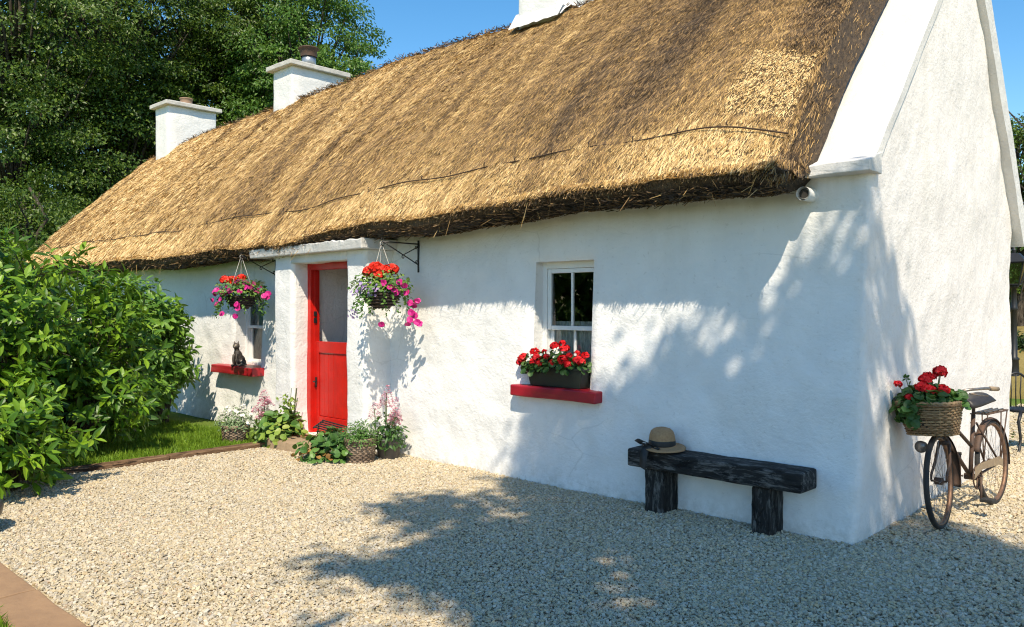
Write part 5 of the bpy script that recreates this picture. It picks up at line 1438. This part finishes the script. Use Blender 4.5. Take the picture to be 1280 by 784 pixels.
tree('deciduous_tree', 'shadowed tree deep in the wood between the two left chimneys', ground_at(310, 37), 20, [lob(0, 0, 9, 4.6, 4, 6.5), lob(0, 0, 15, 4.2, 4, 4.5)], 'darkleaf', 30000, .24, 505, W_, 2, 190)
tree('deciduous_tree', 'very dark tree filling the depth of the wood at far left', ground_at(90, 36), 20, [lob(0, 0, 9, 5.5, 4, 7), lob(-2, 0, 15, 5, 4, 4.5)], 'darkleaf', 34000, .24, 506, W_, 1, 220)
tree('deciduous_tree', 'low dark tree under the others just left of the thatch eave', ground_at(45, 20.5), 5.4, [lob(0, 0, 2.6, 2.4, 2, 2.1), lob(-2, .5, 2.9, 2.2, 2, 2.2)], 'treeleaf', 40000, .10, 507, W_, .5, 190, (.4, .8), .12)
# right background
tree('deciduous_tree', 'sunlit tree with bare upper twigs right of the gable', ground_at(1275, 21), 7.0, [lob(0, 0, 4.9, 1.1, 1.1, 1.7), lob(.2, .4, 3.5, 1.6, 1.4, 1.5)], 'treeleaf', 20000, .10, 520, None, 1.5, 170, (.25, .55), .1)
tree('hedge_tree', 'dark broad hedge tree behind the lamp post', ground_at(1305, 24), 4.2, [lob(0, 0, 2.6, 2.6, 1.4, 1.5), lob(1.5, 0, 3.2, 2.2, 1.5, 1.6)], 'darkleaf', 22000, .13, 521, None, .9, 170, (.35, .7), .12)
def bare(name, label, base, H, seed, lv=3, n0=6, lean=(0, 0), leafn=60):
    t = thing(name, label, 'tree', base); r = np.random.default_rng(seed); g = G(); tips = []
    def br(p, d, L, rr, k):
        pts = [p]; 
        for i in range(4): d = nrm(d+r.normal(0, .12, 3)+np.array([0, 0, .04])); pts.append(pts[-1]+d*L/4)
        tube(g, pts, np.linspace(rr, rr*.45, 5), 5)
        if k == 0: tips.append(pts[-1]); return
        for i in range(n0 if k == lv else 4):
            s_ = r.uniform(.35, 1); j = int(s_*4); j = min(j, 3); q_ = np.array(pts[j])*(1-(s_*4-j))+np.array(pts[j+1])*(s_*4-j) if j < 4 else pts[4]
            br(q_, nrm(d*.9+r.normal(0, .5, 3)+np.array([0, 0, .25])), L*r.uniform(.35, .6), rr*.45, k-1)
    br(np.array([0., 0, 0]), nrm(np.array([lean[0], lean[1], 1.])), H*.72, .05, lv)
    g.build('trunk', M['bark'], t, True); T = np.array(tips); g = G(); i = r.integers(0, len(T), leafn)
    leaves(g, T[i]+r.normal(0, .05, (leafn, 3)), rdir(leafn, r), rdir(leafn, r), .10, .05, .2, .2, False); g.build('crown', M['treeleaf2'], t)
    return t
bare('bare_sapling', 'thin sapling whose bare twigs show above the ridge beside the white chimney', ground_at(611, 22), 9.7, 610, 2, 4, (0, 0), 25)
bare('bare_tree', 'almost leafless slender tree with fine twigs against the sky right of the gable', ground_at(1258, 19.5), 7.6, 611, 3, 9, (0.02, 0), 240)
tree('dark_band_shrub', 'low dark shrub added as the dark band at the foot of the bank behind the lamp post', ground_at(1300, 17.5), .9, [lob(0, 0, .45, 1.3, .6, .5)], 'darkleaf', 7000, .09, 523, None, .1, 70, (.2, .4), .04)  # added to give the dark band behind the lamp post

# right background: dry grassy bank, lamp post, iron chair
g = G(); nx_, ny_ = 40, 30; V = []
for i in range(nx_):
    for j in range(ny_):
        x = -14 + 40*i/(nx_-1); y = 10.6 + 30*j/(ny_-1); s_ = j/(ny_-1)
        V.append((x, y, -.06 + 3.2*(s_**.8)*min(1, max(0, (x+14)/6)) + .06*fb(x*.3, y*.3, 1)*min(1, j)))
g.add(V, [(i*ny_+j, (i+1)*ny_+j, (i+1)*ny_+j+1, i*ny_+j+1) for i in range(nx_-1) for j in range(ny_-1)])
o = g.build('grass_bank', M['drylawn'], None, True); tag(o, kind='structure')
p = ground_at(1267.5, 15.4)
t = thing('lamp_post', 'black garden lamp post with glazed lantern behind the gable', 'lamp post', p)
g = G(); lathe(g, [(0, 0), (.14, 0), (.14, .06), (.10, .10), (.08, .55), (.10, .58), (.06, .62), (.05, 1.5), (.075, 1.53), (.055, 1.57), (.045, 1.92), (.08, 1.95), (.09, 1.99), (0, 2.0)], 16); g.build('post', M['iron'], t, True)
g = G(); s0, s1, h = .10, .19, .42
for sx in (-1, 1):
    for sy in (-1, 1): tube(g, [(sx*s0, sy*s0, 2.0), (sx*s1, sy*s1, 2.0+h)], .014, 6)
for s_, z_ in ((s0, 2.0), (s1, 2.0+h)):
    tube(g, [(-s_, -s_, z_), (s_, -s_, z_), (s_, s_, z_), (-s_, s_, z_), (-s_, -s_, z_)], .016, 6)
V = [(-.23, -.23, 2.43), (.23, -.23, 2.43), (.23, .23, 2.43), (-.23, .23, 2.43), (-.09, -.09, 2.60), (.09, -.09, 2.60), (.09, .09, 2.60), (-.09, .09, 2.60)]
g.add(V, [(0, 3, 2, 1), (4, 5, 6, 7), (0, 1, 5, 4), (1, 2, 6, 5), (2, 3, 7, 6), (3, 0, 4, 7)]); lathe(g, [(.03, 2.6), (.04, 2.66), (.02, 2.70), (0, 2.76)], 10)
ln = g.build('lantern', M['iron'], t)
g = G()
for a_ in range(4):
    c_, s_ = math.cos(a_*PI/2), math.sin(a_*PI/2); q_ = [(-s0+.01, -s0+.004, 2.01), (s0-.01, -s0+.004, 2.01), (s1-.01, -s1+.004, 2.41), (-s1+.01, -s1+.004, 2.41)]
    g.add([(c_*x-s_*y, s_*x+c_*y, z) for x, y, z in q_], [(0, 1, 2, 3)])
g.build('panes', M['glass'], ln)
p = ground_at(1282, 8.9)
t = thing('iron_chair', 'black cast iron chair cut by the right edge behind the gable', 'chair', p, yaw)
g = G(); lathe(g, [(0, .43), (.20, .43), (.215, .445), (.2, .46), (0, .46)], 24); g.build('seat', M['iron'], t, True)
for sx in (-1, 1):
    for sy in (-1, 1):
        g = G(); tube(g, [(sx*.14, sy*.14, .44), (sx*.21, sy*.21, .34), (sx*.15, sy*.15, .15), (sx*.19, sy*.19, .03), (sx*.23, sy*.23, .0)], [.02, .017, .014, .014, .018], 8); g.build('leg', M['iron'], t, True)
g = G(); a = np.linspace(0, PI, 18); tube(g, [(.2*math.cos(x), .17, .46+.38*math.sin(x)) for x in a], .013, 8)
for k in range(5):
    tube(g, [(-.12+.06*k, .17, .46), (-.10+.05*k, .175, .62), (-.12+.06*k, .17, .46+.38*math.sqrt(max(.05, 1-((-.12+.06*k)/.2)**2)))], .007, 6)
g.build('backrest', M['iron'], t, True)

# ------------------------------------------------------------------ the shade tree overhead, and trees mirrored in the panes
def shade_tree():
    r = np.random.default_rng(909)
    def up(p, zc): p = np.array(p, float); return p + SUN*((zc-p[2])/SUN[2])
    # outline of the shade on wall and gravel, carried up the sunbeam to the crown's height
    poly3 = [(-1.36, 0, 1.52), (-1.64, -.02, 1.22), (-2.2, -.05, .85), (-2.95, -.06, .50), (-3.2, -.2, 0), (-3.2, -.7, 0), (-3.1, -1.5, 0), (-2.95, -2.2, 0), (-2.5, -2.7, 0), (-2.0, -2.95, 0), (-1.5, -3.3, 0), (-.8, -4.2, 0), (.2, -5.2, 0), (3.2, -6.0, 0), (5.0, -3.2, 0), (4.0, -.4, 0), (2.0, .55, 0), (.8, .72, 0), (.14, .80, 0), (.03, 1.0, .52), (.03, 1.2, 1.1), (.03, .85, 1.8), (.03, .35, 2.35), (-.12, 0, 2.12), (-.42, 0, 1.92), (-.75, 0, 1.62), (-1.05, 0, 1.42)]
    zc = 8.6
    poly = np.array([up(p, zc)[:2] for p in poly3])
    def inside(q):
        x, y = q[:, 0], q[:, 1]; c = np.zeros(len(q), bool); m = len(poly)
        for i in range(m):
            x0, y0 = poly[i]; x1, y1 = poly[(i+1) % m]
            cr = ((y0 > y) != (y1 > y)) & (x < (x1-x0)*(y-y0)/(y1-y0+1e-12)+x0); c ^= cr
        return c
    def edge(q):
        d = np.full(len(q), 1e9); m = len(poly)
        for i in range(m):
            a = poly[i]; b = poly[(i+1) % m]; ab = b-a; t_ = np.clip(((q-a)@ab)/(ab@ab), 0, 1); d = np.minimum(d, np.linalg.norm(q-(a+t_[:, None]*ab), axis=1))
        return d
    base = np.array([7.0, -9.4, 0.])
    t = thing('shade_tree', 'broad leafy tree behind the viewpoint whose crown shades wall and gravel', 'tree', tuple(base))
    n = 5200; q = np.stack([r.uniform(poly[:, 0].min(), poly[:, 0].max(), n), r.uniform(poly[:, 1].min(), poly[:, 1].max(), n)], 1)
    q = q[inside(q)]; e = edge(q)
    nz = vnoise(np.stack([q[:, 0], q[:, 1], 0*e], 1), 1.15); n2 = vnoise(np.stack([q[:, 0], q[:, 1], 0*e+4], 1), 2.4) + .5*np.clip(e-.6, 0, 1)
    keep = (r.uniform(0, 1, len(q)) < np.clip(.40+e*1.1, 0, 1)) & ((nz > -.26) | (e > .5)) & ((nz > .02) | (e > .26)) & ((n2 > -.34) | (e > .5)) & ((n2 > .02) | (q[:, 1] < -4.4) | (q[:, 0] < 3.1) | (e > .8)) & ((n2 > .10) | (q[:, 1] > -5.0+0*e) | (q[:, 0] > 4.5) | (r.uniform(0, 1, len(q)) < .12))
    q = q[keep]; n = len(q)
    g = G(); tg = G()
    dz = r.normal(0, .45, n)
    C = np.stack([q[:, 0], q[:, 1], np.full(n, zc)], 1) + SUN[None]*(dz/SUN[2])[:, None]
    # keep the crown out of the picture: nothing hangs low in front of the viewpoint
    per = 26; i = np.repeat(np.arange(n), per)
    P = C[i] + r.normal(0, 1, (n*per, 3))*np.array([.13, .13, .09])
    N = nrm(np.array([0, 0, 1.])+r.normal(0, .5, (n*per, 3))); D = rdir(n*per, r)*np.array([1, 1, .4])
    L = r.uniform(.10, .18, n*per)
    leaves(g, P-base, D, N, L, L*.55, .2, .25, False)
    top = np.array([.2, .8, 6.6])
    tube(tg, [(0, 0, -.1), (.05, .1, 1.5), (.0, .2, 3.2), (.1, .5, 5.2), top], [.34, .27, .24, .2, .15], 10)
    for k in r.choice(n, 46, replace=False):
        e_ = C[k]-base; m = top*.45+e_*.55+np.array([0, 0, -.25]); tube(tg, [top*.95, m, e_], [.09, .05, .012], 5)
    g.build('crown', M['treeleaf2'], t); tg.build('trunk', M['bark'], t, True)
shade_tree()
tree('deciduous_tree', 'dark tree across the yard, mirrored in the panes of the sash window', (-8.6, -7.6, 0), 5, [lob(0, 0, 1.7, 2.6, 1.4, 1.8), lob(.5, .2, 3.2, 2.4, 1.5, 1.4)], 'shrubleaf', 12000, .16, 701, None, .4, 150, (.4, .8), .14)
